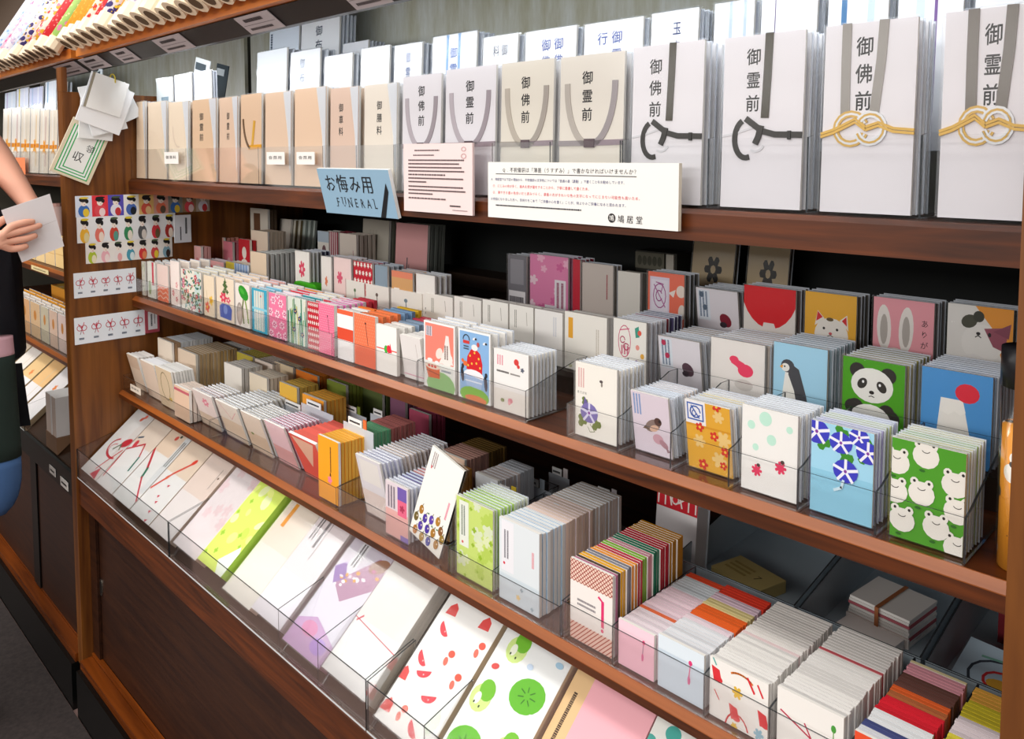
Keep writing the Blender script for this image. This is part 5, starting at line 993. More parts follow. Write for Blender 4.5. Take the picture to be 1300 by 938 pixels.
for (Y0, z0), xl, xr, yt, dr, ds, sh, n in BK:
    stack('condolence_envelope', 'envelope', Y0, z0, xl, xr, yt, n, (.05 if Y0 > .85 else .018), dr, '#e6e9f0', [('#e2e7f0', 99, '', '#eef1f6')], ds, 'the '+sh, lean=3 if Y0 > .85 else 0, **EN)
# cards poking out at odd angles
def loosecard(px, py, w, h, rz, col, desc, Yb=.93, zb=1.4555, dark=False, name='sample_card'):
    t = onY(px, py, Yb); R = empty(name, (t.x, Yb, t.z)); tag(R, desc, 'card'); R.rotation_euler = (-.08, rz, 0); h = (t.z-zb-w/2*math.sin(rz))/math.cos(rz)-.004
    m = MB(); m.box((-w/2, 0, -h), (w/2, .002, 0), P(col)); m.build('card', R)
    m = MB(); m.box((-w/2+.006, -.0008, -.03), (w/2-.02, -.0001, -.012), P('#46525a' if not dark else '#dfe6ea')); m.build('printed_patch', R)
loosecard(258, 75, .085, .2, .22, '#edf1f2', 'white card with a green mark sticking up tilted above the tan envelopes', .885, 1.394)
loosecard(283, 82, .07, .2, .2, '#3a4850', 'dark slate card tilted behind the white sticking-up card', .975, 1.4555, True)
loosecard(127, 86, .05, .16, .02, '#dfe9ee', 'narrow pale blue card standing by the dividing panel above the hanging bundle', .93, 1.4555)
# trays and little tabs
ZT = 1.392
xs = [Xat(p, .785, 1.40) for p in (163.5, 240.8, 333, 415, 457.5, 505.5)]
tray('clear tray with the beige envelopes on the top shelf', XP+.001, xs[-1], .7755, .862, ZT, .078, .082, xs[1:-1])
xs = [Xat(p, .785, 1.40) for p in (506.3, 560, 630, 703, 792.5)]
tray('clear tray with the silver and taupe corded envelopes on the top shelf', xs[0], xs[-1], .7755, .862, ZT, .078, .082, xs[1:-1])
xs = [Xat(p, .785, 1.40) for p in (793.8, 903, 1028, 1171)]
tray('clear tray with the black ribbon and gold knot envelopes on the top shelf', xs[0], XR-.002, .7755, .862, ZT, .078, .082, xs[1:])
def tabcard(pts, Yv, desc, txt, col='#f1ede8', tc='#2a2624'):
    a, b = onY(*pts[0], Yv), onY(*pts[1], Yv); w, h = b.x-a.x, a.z-b.z; R = empty('price_tab', ((a.x+b.x)/2, Yv, b.z)); tag(R, desc, 'price tab')
    m = MB(); m.box((-w/2, -.0012, 0), (w/2, 0, h), P(col)); sh = Sheet(w*1000, h*1000, 60, 44); sh.text(txt, 14, 24, 13, tc, gap=1.2) if txt else sh.bars(8, 12, 44, 20, 1, tc, seed=3); m.sheet(sh, (-w/2, -.0012, 0), (1, 0, 0), (0, 0, 1), (0, -1, 0)); m.build('card', R)
tabcard(((209, 193), (227, 208)), .7745, 'little white price tab on the tray below the crinkled film envelopes', '御車料')
tabcard(((339, 193), (362, 209)), .7745, 'white price tab on the tray below the yellow corded neighbour', '会葬用')
tabcard(((377, 193), (400, 209)), .7745, 'white price tab on the tray beside the blue funeral sign', '会葬用')
tabcard(((166, 487), (179, 502)), .7375, 'small beige price tab on the lower shelf tray by the panel', '御車料', '#e9dccb')
# ------------------------------------------------------------------ notices
def plate(name, c4, Yv, th, col, desc, draw, nom, rim='#f4f6f4', lean=0):
    a, b, c, d = [onY(*p, Yv) for p in c4]; w = ((b.x-a.x)+(c.x-d.x))/2; h = ((a.z-d.z)+(b.z-c.z))/2
    R = empty(name, ((c.x+d.x)/2, Yv, (c.z+d.z)/2)); tag(R, desc, 'sign')
    m = MB(); m.box((-w/2, 0, 0), (w/2, th, h), P(rim, .3), front=P(col, .35)); m.build('plate', R)
    m = MB(); sh = Sheet(w*1000, h*1000, *nom); draw(sh); m.sheet(sh, (-w/2, 0, 0), (1, 0, 0), (0, 0, 1), (0, -1, 0)); m.build('lettering', R); return R
def d_funeral(S):
    [S.text('お悔み用', 32+q, 54, 31, '#16181c', gap=1.13) for q in (0, .5)]; S.text('FUNERAL', 44, 22, 21, '#23262a', gap=.83, sx=.78)
    for i, q in enumerate((((-4, -1),), ((-4.5, 1), (5, 1)), ((-4.5, -1), (4.8, 1)), (), (), (), ((-4, 1),))):
        for dx, sy in q: S.rect(44+i*17.43+dx-2.6, 22+sy*7.9-.5, 5.2, 1.1, '#23262a')
    S.poly([(156, 0), (169, 0), (190, 44), (187, 58)], '#14161a')
R = plate('funeral_sign', ((400, 213), (488, 212), (502, 276), (411, 272)), .757, .006, '#8fb2ca', 'blue-grey acrylic sign reading funeral in two scripts, with a black corner stripe', d_funeral, (200, 80))
R.rotation_euler = (math.radians(14), 0, 0); R.location.y = .763
def d_pink(S):
    c = '#5a4a4c'
    S.bars(18, 92, 40, 4, 1, c, seed=1); S.bars(16, 85, 34, 3.4, 1, '#4a3c3e', seed=2); S.arc(92, 95, 3, 3, 0, 360, .7, '#c08a8c', 9); S.arc(92, 85, 3.4, 3.4, 0, 360, .9, '#c9989a', 9)
    for i, (y, w) in enumerate(((77, 88), (71.5, 80), (66, 84), (60.5, 88), (55, 60), (49.5, 86), (44, 30), (37, 86), (31.5, 90), (26, 40), (19, 60))): S.bars(8, y, w, 4.4, 1, c, seed=10+i)
    S.bars(72, 10, 16, 4.4, 1, '#2c2426', seed=40); S.bars(76, 5, 22, 2.2, 1, '#8a7476', seed=41)
plate('pink_notice', ((511, 183), (598, 181), (600, 273), (513, 268)), .7575, .004, '#ecd6d4', 'square pale pink notice of fine print on the top shelf edge', d_pink, (104, 104), '#e4cccc')
def d_notice(S):
    k = '#22202a'; bl = '#3c3f78'; rd = '#d83a4c'
    S.text('Q.不祝儀袋は「薄墨（うすずみ）」で書かなければいけませんか？', 32, 65.5, 6.6, k, gap=1.12); S.rect(16, 59.6, 238, .9, k)
    S.text('A.鳩居堂では下記の理由から、不祝儀袋の文字色については「普通の墨（濃墨）」で書くことをお勧めしています。', 8, 52.5, 4.2, bl, gap=1.05)
    S.text('①．にじみの方が多く、故人を偲び墨をすることから、丁寧に墨書して書くため。', 12, 43.5, 4.4, rd, gap=1.08); S.text('②．薄すぎる墨の色合いだと読みづらく、濃墨の方がきれいな色の文字になってにじまない可能性も高いため。', 12, 34.5, 4.4, rd, gap=1.15)
    S.text('お世話になりました方へ、気持ちをこめて「ご供養の心を書く」ことが、何よりのご供養になると思われます。', 8, 25.5, 4.3, bl, gap=1.1); S.bars(16, 15.5, 160, 3.6, 1, k, seed=8)
    S.ell(218, 10, 5.6, 5.6, '#1c1a1e', n=20); S.text('鳩', 218, 10, 7.5, '#efeee8'); S.text('鳩居堂', 232, 9.5, 9.5, k, gap=1.4)
plate('white_notice', ((621, 205), (862, 208), (862, 294), (619, 275)), .7555, .006, '#ecebe6', 'long white notice in black, blue and red print on the top shelf edge', d_notice, (312, 76), '#efe6d2')
# ------------------------------------------------------------------ dividing panel: sticker strips and hanging sample bundle
def onpanel(name, pix, desc, cat, draw, nom, th=.0016, col='#eef0f2', off=0.0, rot=0):
    ps = [onX(px, py, XP) for px, py in pix]; y0 = min(p.y for p in ps); y1 = max(p.y for p in ps); z0 = min(p.z for p in ps); z1 = max(p.z for p in ps)
    R = empty(name, (XP+.0004+off, (y0+y1)/2, (z0+z1)/2)); tag(R, desc, cat); w, h = y1-y0, z1-z0
    m = MB(); m.box((0, -w/2, -h/2), (th, w/2, h/2), P(col)); m.build('backing', R)
    m = MB(); sh = Sheet(w*1000, h*1000, *nom); draw(sh); m.sheet(sh, (th, -w/2, -h/2), (0, 1, 0), (0, 0, 1), (1, 0, 0)); m.build('printed_front', R); R.rotation_euler = (rot, 0, 0)
    return R
def lady(S, x, k, cs, hat):
    S.ell(x, 14, 11*k, 15, cs[0]); S.ell(x+4, 10, 6*k, 10, cs[1]); S.ell(x, 33, 6, 7.5, '#f3e8dc'); S.ell(x-1, 41, 8, 6, '#1d1a1c'); S.ell(x+6, 37, 3.4, 5, '#1d1a1c'); S.ell(x+1, 45, 9, 2.4, hat); S.ell(x+1.5, 29.6, 1.2, .8, '#c02a34', n=6); S.line([(x-3, 34), (x-1, 34)], .7, '#3a302c'); S.line([(x+2, 34), (x+4, 34)], .7, '#3a302c')
def ladies(n, bg, pal, w):
    def f(S):
        S.rect(0, 0, w, 50, bg if isinstance(bg, str) else bg[0]); d = w/n
        for i in range(n):
            if not isinstance(bg, str): S.rect(i*d, 0, d, 50, bg[i % len(bg)])
            lady(S, (i+.5)*d, 1, pal[i % len(pal)], ['#e0c83a', '#1d1a1c', '#4a5a3c'][i % 3])
    return f
onpanel('sticker_strip', ((95, 249), (265, 246), (97, 276)), 'uppermost strip of colourful kimono lady stickers on the panel', 'sticker strip', ladies(9, ['#d8e0f0', '#e23a44', '#5a50b4', '#f0ede8', '#e0b870', '#d8a090', '#8a8a80', '#a08060', '#b8a898'], [('#3d6fb8', '#e8c83a'), ('#e0505a', '#f4d8d8'), ('#e8e6f0', '#c83a3c'), ('#4a6ab4', '#20242c'), ('#d85a4a', '#f0c890'), ('#e87a5a', '#6a5a4a')], 280), (280, 50))
onpanel('sticker_strip', ((98, 276), (222, 273), (98, 309)), 'middle white strip of kimono lady stickers on the panel', 'sticker strip', ladies(7, '#eef0f2', [('#f0b83a', '#e8d8a0'), ('#e87a6a', '#f4e0d0'), ('#c84a3a', '#5a9a8a'), ('#3a8a5a', '#e8e0d0'), ('#5a5a5c', '#d8d0c8'), ('#d83a44', '#6a5a3a'), ('#b0342c', '#f0e0d0')], 240), (240, 50))
onpanel('sticker_strip', ((109, 308), (218, 306), (109, 335)), 'lowest strip of kimono lady stickers, above the white knot strips', 'sticker strip', ladies(7, '#f0ece6', [('#b8cc3a', '#f0e8c8'), ('#f0b8c0', '#f6e4e0'), ('#eee8e4', '#e8a8a8'), ('#4a9ab0', '#d8e8ea'), ('#d83a3c', '#e88a5a'), ('#d04a4c', '#e8c83a'), ('#8ab0c0', '#3a2c28')], 230), (230, 50))
R = onpanel('nameplate', ((219, 273), (239, 272), (219, 308)), 'slim white nameplate with dark writing at the end of the middle sticker strip', 'nameplate', lambda S: (S.bars(24, 30, 8, 60, 1, '#22222a', True, 3), S.bars(12, 8, 5, 50, 1, '#4a4a52', True, 4)), (40, 100), .004, '#e6ebf2', .012)
def bows(n, w, seed):
    def f(S):
        S.rect(0, 0, w, 60, '#e9eff5'); r = random.Random(seed); d = w/n
        for i in range(n):
            x = (i+.5)*d; c = '#c8384c'
            S.arc(x-5, 36, 6, 6, 0, 360, 1.5, c, 9); S.arc(x+5, 36, 6, 6, 0, 360, 1.5, c, 9)
            for k in range(3): a = r.uniform(-1, 1); S.line([(x, 34), (x+r.uniform(-9, 9), 36+r.uniform(6, 14))], 1.5, c)
            S.line([(x, 33), (x-4, 22)], 1.3, '#8a4a5a'); S.line([(x, 33), (x+4, 22)], 1.3, c); S.bars(x-7, 8, 12, 9, 1, '#6a7484', seed=i+seed)
    return f
onpanel('knot_strip', ((94, 347), (172, 341), (94, 379)), 'upper white strip of five red knot drawings on the panel', 'sticker strip', bows(5, 165, 1), (165, 60))
onpanel('knot_strip', ((94, 404), (183, 395), (95, 438)), 'lower white strip of five red knot drawings, below the shelf edge', 'sticker strip', bows(5, 165, 4), (165, 60))
onpanel('framed_card', ((184, 392), (201, 391), (184, 423)), 'small red-edged card at the end of the lower knot strip', 'card', lambda S: (S.rect(0, 0, 40, 70, '#b04a58'), S.rect(8, 9, 26, 52, '#ecebee'), S.bars(14, 18, 8, 36, 1, '#22242a', True, 3), S.bars(25, 24, 4, 30, 1, '#5a4a50', True, 4)), (40, 70), .003, '#b04a58', .001)
BUN = [(130, 122, 47, 58, -.30, '#f2f2f0', 'top small white booklet of the hanging sample bundle', 6), (128, 135, 62, 76, -.36, '#f3f4f6', 'large white card second in the hanging sample bundle', 5), (126, 138, 50, 80, .25, '#eceff2', 'white sample card fanned behind, in the hanging bundle', 4), (146, 134, 48, 60, .45, '#e9eff4', 'pale blue-white sample card fanned out at the side of the hanging bundle', 3), (120, 150, 46, 70, -.1, '#eef0f0', 'white folded sample card low in the hanging bundle', 2)]
for px, py, w, h, rot, col, ds, k in BUN:
    p = onX(px, py, XP); w, h = w/1000*1.75, h/1000*1.55; R = empty('sample_card', (XP+.004+k*.0055, p.y, p.z), (rot, 0, 0)); tag(R, ds, 'card')
    m = MB(); m.box((0, -w/2, -h/2), (.004, w/2, h/2), P(col)); m.build('card', R)
    if k == 6:
        m = MB(); m.box((.0001, -w/2-.006, -h/2), (.0036, -w/2-.0002, h/2), P('#9a9280')); m.box((.0001, -w/2-.010, -h/2), (.0036, -w/2-.0064, h/2), P('#dfe4ea')); m.build('spine', R)
p = onX(108, 193, XP); R = empty('green_bordered_card', (XP+.003, p.y-.012, p.z), (-.42, 0, 0)); tag(R, 'tan-edged card with green frame lines and dark characters hanging under the bundle', 'card')
m = MB(); m.box((0, -.048, -.07), (.005, .048, .075), P('#e3d6bc')); m.build('card', R)
m = MB(); sh = Sheet(96, 145, 96, 145); sh.rect(8, 6, 80, 125, '#f2f4f2')
for i in (0, 7, 14):
    for a in ((8+i, 6+i, 80-2*i, 2.6), (8+i, 6+i, 2.6, 125-i), (85.4-i, 6+i, 2.6, 125-i)): sh.rect(*a, '#2fae5c')
sh.text('収', 46, 56, 26, '#2a2c30'); sh.text('領', 66, 84, 20, '#3a3c40'); m.sheet(sh, (.005, -.048, -.07), (0, 1, 0), (0, 0, 1), (1, 0, 0)); m.build('printed_front', R)
m = MB(); p = onX(139, 103, XP); R = empty('bundle_ring', (XP+.022, p.y, p.z)); tag(R, 'thin yellow ring the sample bundle hangs from', 'ring')
m.tube([(.02*math.cos(a*math.pi/8)-.0, 0, .016*math.sin(a*math.pi/8)) for a in range(17)], .0016, P('#d8c23a', .4), n=6, cap=False); m.tube([(-.021, 0, .016), (-.012, 0, .0162), (0.0, 0, .0175)], .0018, metal('#8f8a80'), n=6); m.build('ring', R)
# ------------------------------------------------------------------ sloping display under the lower shelf
AL = math.radians(40); DY, DZ = .6428, .6399
def pack_at(name, x0, x1, off, th, ln, col, edge, draw, nom, desc, cat='letter set', film=False, top=True, side=None, yaw=0, start=0.0):
    """one flat pack lying on the sloping board, off above it; local x right, y up the slope, z out of it"""
    n = Vector((0, -math.sin(AL), math.cos(AL))); u = Vector((0, math.cos(AL), math.sin(AL)))
    o = Vector(((x0+x1)/2, DY, DZ))+n*off+u*start; w = x1-x0
    R = empty(name, o, (AL, 0, yaw)); tag(R, desc, cat)
    m = MB(); m.box((-w/2, 0, 0), (w/2, ln, th), P(col), side=P(edge), front=P(edge)); m.build('pack', R)
    if draw:
        m = MB(); sh = Sheet(w*1000, ln*1000, *nom); draw(sh); m.sheet(sh, (-w/2, 0, th), (1, 0, 0), (0, 1, 0), (0, 0, 1)); m.build('printed_front', R)
    if film:
        m = MB(); m.box((-w/2-.001, -.002, th+.0016), (w/2+.001, ln+.003, th+.002), FILM); m.build('clear_sleeve', R)
    return R
def pile(x0, x1, n, th, col, edge, draw, nom, desc, short, ln=.195, film=True, start=0.0, ec=None, gap=.0006, name='letter_set', off0=.001):
    start += max(0, n*th-.0200)*.84
    for i in range(n-1):
        o = pack_at(name, x0+.001, x1-.001, off0+i*(th+gap), th, ln, ec or edge, edge, None, nom, f'letter set lying under {short}', film=False, start=start); o['group'] = 'packs under '+short
    pack_at(name, x0, x1, off0+(n-1)*(th+gap), th, ln, col, edge, draw, nom, desc, film=film, start=start)
NM = (110, 195)
def d_bigbow(S):
    S.rect(0, 0, 110, 195, '#eeeeec'); S.rect(76, 0, 34, 195, '#e6e2de'); S.ell(62, 172, 8, 6, '#e8705c', .6); S.ell(72, 182, 7, 6, '#e8705c', .6)
    S.arc(74, 84, 46, 26, 120, 300, 5, '#cc2438', 14); S.arc(78, 78, 40, 18, 120, 280, 2.4, '#cc2438', 12); S.ell(92, 106, 22, 12, '#cc2438', .5); S.line([(58, 78), (76, 98), (86, 84)], 5, '#6a7a62'); S.line([(104, 88), (80, 50), (64, 20)], 4, '#cc2438')
    S.poly([(60, 4), (84, 30), (100, 0)], '#d23a50')
def d_redcord(S):
    S.rect(0, 0, 110, 195, '#efeeec'); S.rect(0, 118, 110, 77, '#eadbcb'); S.line([(0, 96), (60, 128), (84, 96)], 5, '#c8283c'); S.ell(20, 116, 9, 12, '#d8384a'); S.line([(6, 132), (26, 140)], 5, '#3a5a6c'); S.line([(0, 90), (8, 20)], 5, '#cc2c40'); S.line([(84, 96), (90, 60)], 7, '#2a7a6a')
def d_greencord(S):
    S.rect(0, 0, 110, 195, '#f0efec'); S.rect(0, 130, 110, 65, '#ecd6bf'); S.line([(0, 132), (44, 84)], 8, '#cc2438'); S.line([(42, 88), (50, 66)], 9, '#2a7a5c'); S.line([(50, 66), (110, 20)], 5, '#d42c42'); S.ell(50, 176, 8, 6, '#d8584a', .5); S.ell(64, 184, 5, 4, '#3a4a3c'); S.rect(86, 40, 24, 150, '#e4e6e6'); S.bars(90, 108, 16, 70, 2, '#46524c', True, 4)
def d_birds(S):
    S.rect(0, 0, 110, 195, '#f1efec'); S.rect(0, 110, 110, 85, '#edd9c4'); S.line([(4, 60), (40, 110), (80, 150)], 6, '#e0503c'); S.ell(80, 152, 10, 6, '#e0402c', .8); S.ell(30, 96, 8, 5, '#e46a4c', .8)
    for x, y in ((60, 84), (56, 56), (66, 44), (72, 22), (84, 4)): S.poly([(x-5, y), (x+6, y+3), (x+2, y-5)], '#d83a50')
def d_peach(S):
    S.rect(0, 0, 110, 195, '#f1e9e6'); S.rect(0, 96, 110, 99, '#efdcd0'); S.bars(84, 120, 6, 50, 1, '#a89a90', True, 4); S.ell(94, 150, 3, 3, '#6a4a3a')
xw = [-2.19+.1128*i for i in range(6)]
pile(xw[0]+.002, xw[1]-.002, 3, .0068, '#eeeeec', '#d8c0b0', d_bigbow, NM, 'white letter set with half a big red bow, at the dividing panel', 'the big red bow set')
pile(xw[1]+.002, xw[2]-.002, 3, .0068, '#efeeec', '#d2b49c', d_redcord, NM, 'white letter set with a red cord and teal knot, second in the sloping tray', 'the red cord and teal knot set')
pile(xw[2]+.002, xw[3]-.002, 3, .0068, '#f0efec', '#e2d8cc', d_greencord, NM, 'white letter set with a red and green cord and grey title strip', 'the grey title strip set')
pile(xw[3]+.002, xw[4]-.002, 3, .0068, '#f1efec', '#d9bfa2', d_birds, NM, 'white letter set with a red flying line and five small red marks', 'the five red marks set')
pile(xw[4]+.002, xw[5]-.006, 3, .0068, '#f1e9e6', '#e0cbb8', d_peach, NM, 'pale peach letter set next to the clear tray wall', 'the pale peach set')
ed = [-1.613, -1.498, -1.391, -1.278, -1.171, -1.05, -.925]
def d_cherry(S): S.rect(0, 0, 110, 195, '#f1e6e6'); S.scatter(9, lambda x, y, r, L: S.flower(x, y+60, r.uniform(10, 20), '#efd6d8', None, 5, L, r.uniform(0, 2)), 4, 24)
def d_limebox(S):
    S.rect(0, 0, 104, 200, '#d3e86a'); S.scatter(12, lambda x, y, r, L: S.ell(x, y, r.uniform(8, 20), r.uniform(6, 14), r.choice(['#e6f08a', '#c8e05a', '#e3ecb0']), r.uniform(0, 3), 9, L), 5, 16); S.scatter(10, lambda x, y, r, L: S.flower(x, y, r.uniform(4, 7), '#9cc83a', None, 4, L, 0), 7, 22)
    S.poly([(60, 20), (96, 60), (104, 50), (104, 0), (80, 0)], '#e6efe2')
def d_cream(S): S.rect(0, 0, 110, 195, '#f2ede2'); S.rect(0, 100, 110, 95, '#f1e4d4'); S.rect(22, 140, 12, 48, '#eda02c')
def d_lav(S):
    S.rect(0, 0, 110, 195, '#f0ecf2'); S.rect(0, 80, 110, 115, '#efe4e6'); S.bars(10, 140, 16, 46, 2, '#22242a', True, 3); S.bars(34, 130, 14, 58, 1, '#4a464c', True, 6); S.line([(52, 112), (52, 186)], 1.4, '#2a2a30')
def d_kimono(S):
    S.rect(0, 0, 110, 195, '#e3deea'); S.rect(0, 150, 110, 45, '#d8d0dc')
    S.poly([(10, 120), (60, 92), (110, 132), (110, 176), (84, 180), (40, 132)], '#b98aa8'); S.poly([(0, 134), (20, 150), (40, 126), (20, 110)], '#9a74b8'); S.ell(92, 168, 22, 12, '#a8785c', .5)
    S.scatter(0, lambda *a: None); r = random.Random(8)
    for i in range(16): t = r.random(); S.ell(18+t*86, 112+t*48+r.uniform(-10, 10), r.uniform(3, 6), r.uniform(2, 4), r.choice(['#e8a83c', '#f2d8e4', '#c85a9a', '#f6eef4']), 0, 7)
    S.poly([(0, 0), (0, 40), (40, 56), (110, 34), (110, 0)], '#c9a0cc'); S.ell(40, 36, 20, 12, '#d88ab4'); S.ell(80, 22, 20, 12, '#b48ad8')
    S.rect(26, 142, 22, 50, '#e9e6ea'); S.bars(30, 146, 14, 42, 2, '#2c2a30', True, 9)
def d_redthread(S): S.rect(0, 0, 110, 195, '#f0efed'); S.rect(0, 86, 110, 109, '#ebe6e0'); S.line([(0, 84), (110, 70)], 1.4, '#cc3048'); S.line([(6, 80), (14, 90)], 3, '#cc3048')
pile(ed[0]+.0045, ed[1]-.0045, 4, .0068, '#f1e6e6', '#e2bdb8', d_cherry, NM, 'pale pink blossom letter set in the long sloping tray', 'the pale pink blossom set')
pile(ed[2]+.0045, ed[3]-.0045, 3, .0068, '#f2ede2', '#ead0c0', d_cream, NM, 'cream letter set with a short orange strip at its head', 'the cream orange-strip set')
pile(ed[3]+.0045, ed[4]-.0045, 4, .0068, '#f0ecf2', '#e4dcd6', d_lav, NM, 'off-white letter set with a white title block and thin rule', 'the thin rule set')
pile(ed[4]+.0045, ed[5]-.0045, 3, .0068, '#e3deea', '#d9a8b8', d_kimono, NM, 'violet kimono patterned set in shiny film', 'the violet kimono set')
pile(ed[5]+.0045, ed[6]-.006, 4, .0068, '#f0efed', '#e9e6e2', d_redthread, NM, 'white letter set tied with a thin red thread', 'the thin red thread set')
R = pack_at('lime_box', ed[1]+.003, ed[2]-.003, .001, .034, .20, '#d3e86a', '#a8d24c', d_limebox, (104, 200), 'lime green flowered box between the blossom and cream sets', 'box', start=.0115)
ef = [-.912, -.788, -.660, -.53, -.40, -.27, XR-.004]
def d_straw(S):
    S.rect(0, 0, 110, 195, '#f2f0ec')
    for x, y, a in ((20, 170, 0), (84, 176, 1), (26, 144, 2), (20, 96, 2), (34, 82, 3), (4, 64, 1), (98, 150, 4), (64, 60, 3), (10, 20, 0), (90, 100, 5), (60, 120, 5), (70, 18, 2), (40, 30, 4)):
        if a in (0, 1): S.poly([(x-10, y-8), (x+10, y-6), (x+8, y+6), (x, y+12), (x-8, y+4)], '#e2504c')
        elif a in (2, 3): S.ell(x, y, 13, 9, '#e0404c', .5+a, 12, None, 0, 3.2); S.ell(x+2, y-4, 1.2, 1.2, '#f2c8c8', n=6)
        else: S.ell(x, y, 6, 5, '#e45a44'); S.ell(x-3, y-12, 4, 6, '#e8705c', .4)
def d_apple(S):
    S.rect(0, 0, 110, 195, '#eff0ee')
    for x, y, k in ((30, 170, 1), (76, 128, 2), (18, 96, 1), (84, 60, 1), (30, 40, 2), (96, 180, 0)):
        if k == 1: S.ell(x, y, 16, 18, '#cfe48c'); S.ell(x+4, y+12, 12, 14, '#74bc2c', .4); S.ell(x-4, y-2, 5, 8, '#f2f4e2'); S.ell(x-6, y-8, 1.4, 2, '#3a4a2a', n=6); S.ell(x+4, y-10, 1.4, 2, '#3a4a2a', n=6)
        elif k == 2:
            S.ell(x, y, 26, 22, '#66b82a', .3, 18)
            for a in range(7): S.line([(x+5*math.cos(a*.9), y+5*math.sin(a*.9)), (x+13*math.cos(a*.9), y+11*math.sin(a*.9))], 1.6, '#3c7a1c')
            S.poly([(x+14, y-16), (x+30, y-30), (x+30, y-10)], '#eff0ee')
        else: S.ell(x, y, 6, 4, '#a9cbe0')
    S.ell(14, 138, 6, 4, '#d8504c', .4); S.ell(60, 160, 5, 4, '#c8d8ea')
def d_pinktan(S): S.rect(0, 0, 110, 195, '#f2b0ba'); S.rect(0, 0, 26, 195, '#e2bd8c'); S.bars(8, 96, 9, 70, 1, '#4a382c', True, 6); S.rect(9, 78, 8, 8, '#6a5238'); S.rect(11, 80, 4, 4, '#e2bd8c')
def d_teal(S):
    S.rect(0, 0, 110, 195, '#f0efe8'); S.scatter(14, lambda x, y, r, L: S.ell(x, y+70, 8, 8, r.choice(['#4fb0a4', '#a8d8cc', '#7cc4ba']), 0, 12, L), 5, 26); [S.ell(x, y, 9, 9, '#4fb0a4') for x, y in ((84, 176), (24, 180), (54, 150))]
pile(ef[0]+.0045, ef[1]-.0045, 3, .007, '#f2f0ec', '#e6d2b4', d_straw, NM, 'white pack printed with red strawberries and watermelons, in tan-edged film', 'the red fruit set')
pile(ef[1]+.0045, ef[2]-.003, 3, .007, '#eff0ee', '#e2d2b8', d_apple, NM, 'white pack printed with green apples and a lily pad', 'the green apple set')
pile(ef[2]+.003, ef[3]-.003, 2, .007, '#f2b0ba', '#e6a0aa', d_pinktan, NM, 'pink pack with a tan title strip', 'the tan title strip set', film=False)
pile(ef[3]+.003, ef[4]-.003, 3, .007, '#f0efe8', '#dcd8cc', d_teal, NM, 'white pack with teal dots at the lower picture edge', 'the teal dot set')
# sets standing at the head of the slope, under the lower shelf
def head(x0, x1, col, ds, nm='letter_bundle', h=.038, Yb=.815):
    R = empty(nm, ((x0+x1)/2, Yb, .7717)); tag(R, ds, 'bundle'); w = x1-x0
    m = MB(); m.box((-w/2, 0, 0), (w/2, .05, h), P(col)); m.build('papers', R); m = MB(); m.box((-w/2-.001, -.0018, 0), (w/2+.001, -.0004, h+.002), HAZE); m.build('clear_wrap', R)
def shelfback(B, x0, x1):
    ox = B.location.x; m = MB(); m.box((x0-ox, .802-.7, .745), (x1-ox, .95-.7, .7713), P('#2c1c12', .5)); m.build('rear_board', B)
shelfback(B1, XP+.001, XR-.001)
head(-1.33, -1.22, '#d8d4d0', 'grey bundle tucked under the lower shelf behind the cream orange-strip set')
head(-.985, -.88, '#cfd0d2', 'pale grey bundle tucked under the lower shelf behind the thin red thread set')
head(-.80, -.70, '#d9a8a0', 'rose bundle tucked under the lower shelf behind the red fruit set')
head(-.665, -.565, '#b8c4b0', 'grey-green bundle tucked under the lower shelf behind the green apple set')
head(-.55, -.45, '#b0161e', 'deep red bundle tucked under the lower shelf behind the tan title strip set', h=.04)
# front trays
def slopetray(x0, x1, desc, divs=()):
    R = empty('display_tray', ((x0+x1)/2, .622, .632)); tag(R, desc, 'tray'); ox, oy, oz = (x0+x1)/2, .622, .632
    m = MB(); m.box((x0-ox, .0022, .0004), (x1-ox, .0105, .0022), ACR); m.build('base', R)
    m = MB(); m.box((x0-ox, 0, .0004), (x1-ox, .002, .076), ACR, top=RIM, side=RIM); m.box((x0-ox, -.0006, .0004), (x1-ox, -.0001, .003), P('#c9ced0', .3)); m.build('front_lip', R)
    pts = [(.0022, .0024), (.0022, .076), (.010, .078), (.088, .098), (.088, .070), (.016, .0085), (.010, .0026)]
    for i, x in enumerate([x0+.001, *divs, x1-.001]):
        m = MB(); m.prism(pts, 0, x-ox-.001, x-ox+.001, ACR, RIM); m.build('side_wall' if i in (0, len(divs)+1) else 'divider', R)
slopetray(XP+.001, -1.6195, 'clear front tray of bow and cord letter sets beside the dividing panel')
slopetray(-1.6165, -.9195, 'clear front tray from the pale pink blossom to the red thread set', [-1.1705, -1.0495])
slopetray(-.9165, XR-.001, 'clear front tray of fruit printed packs towards the end panel', [-.7885])
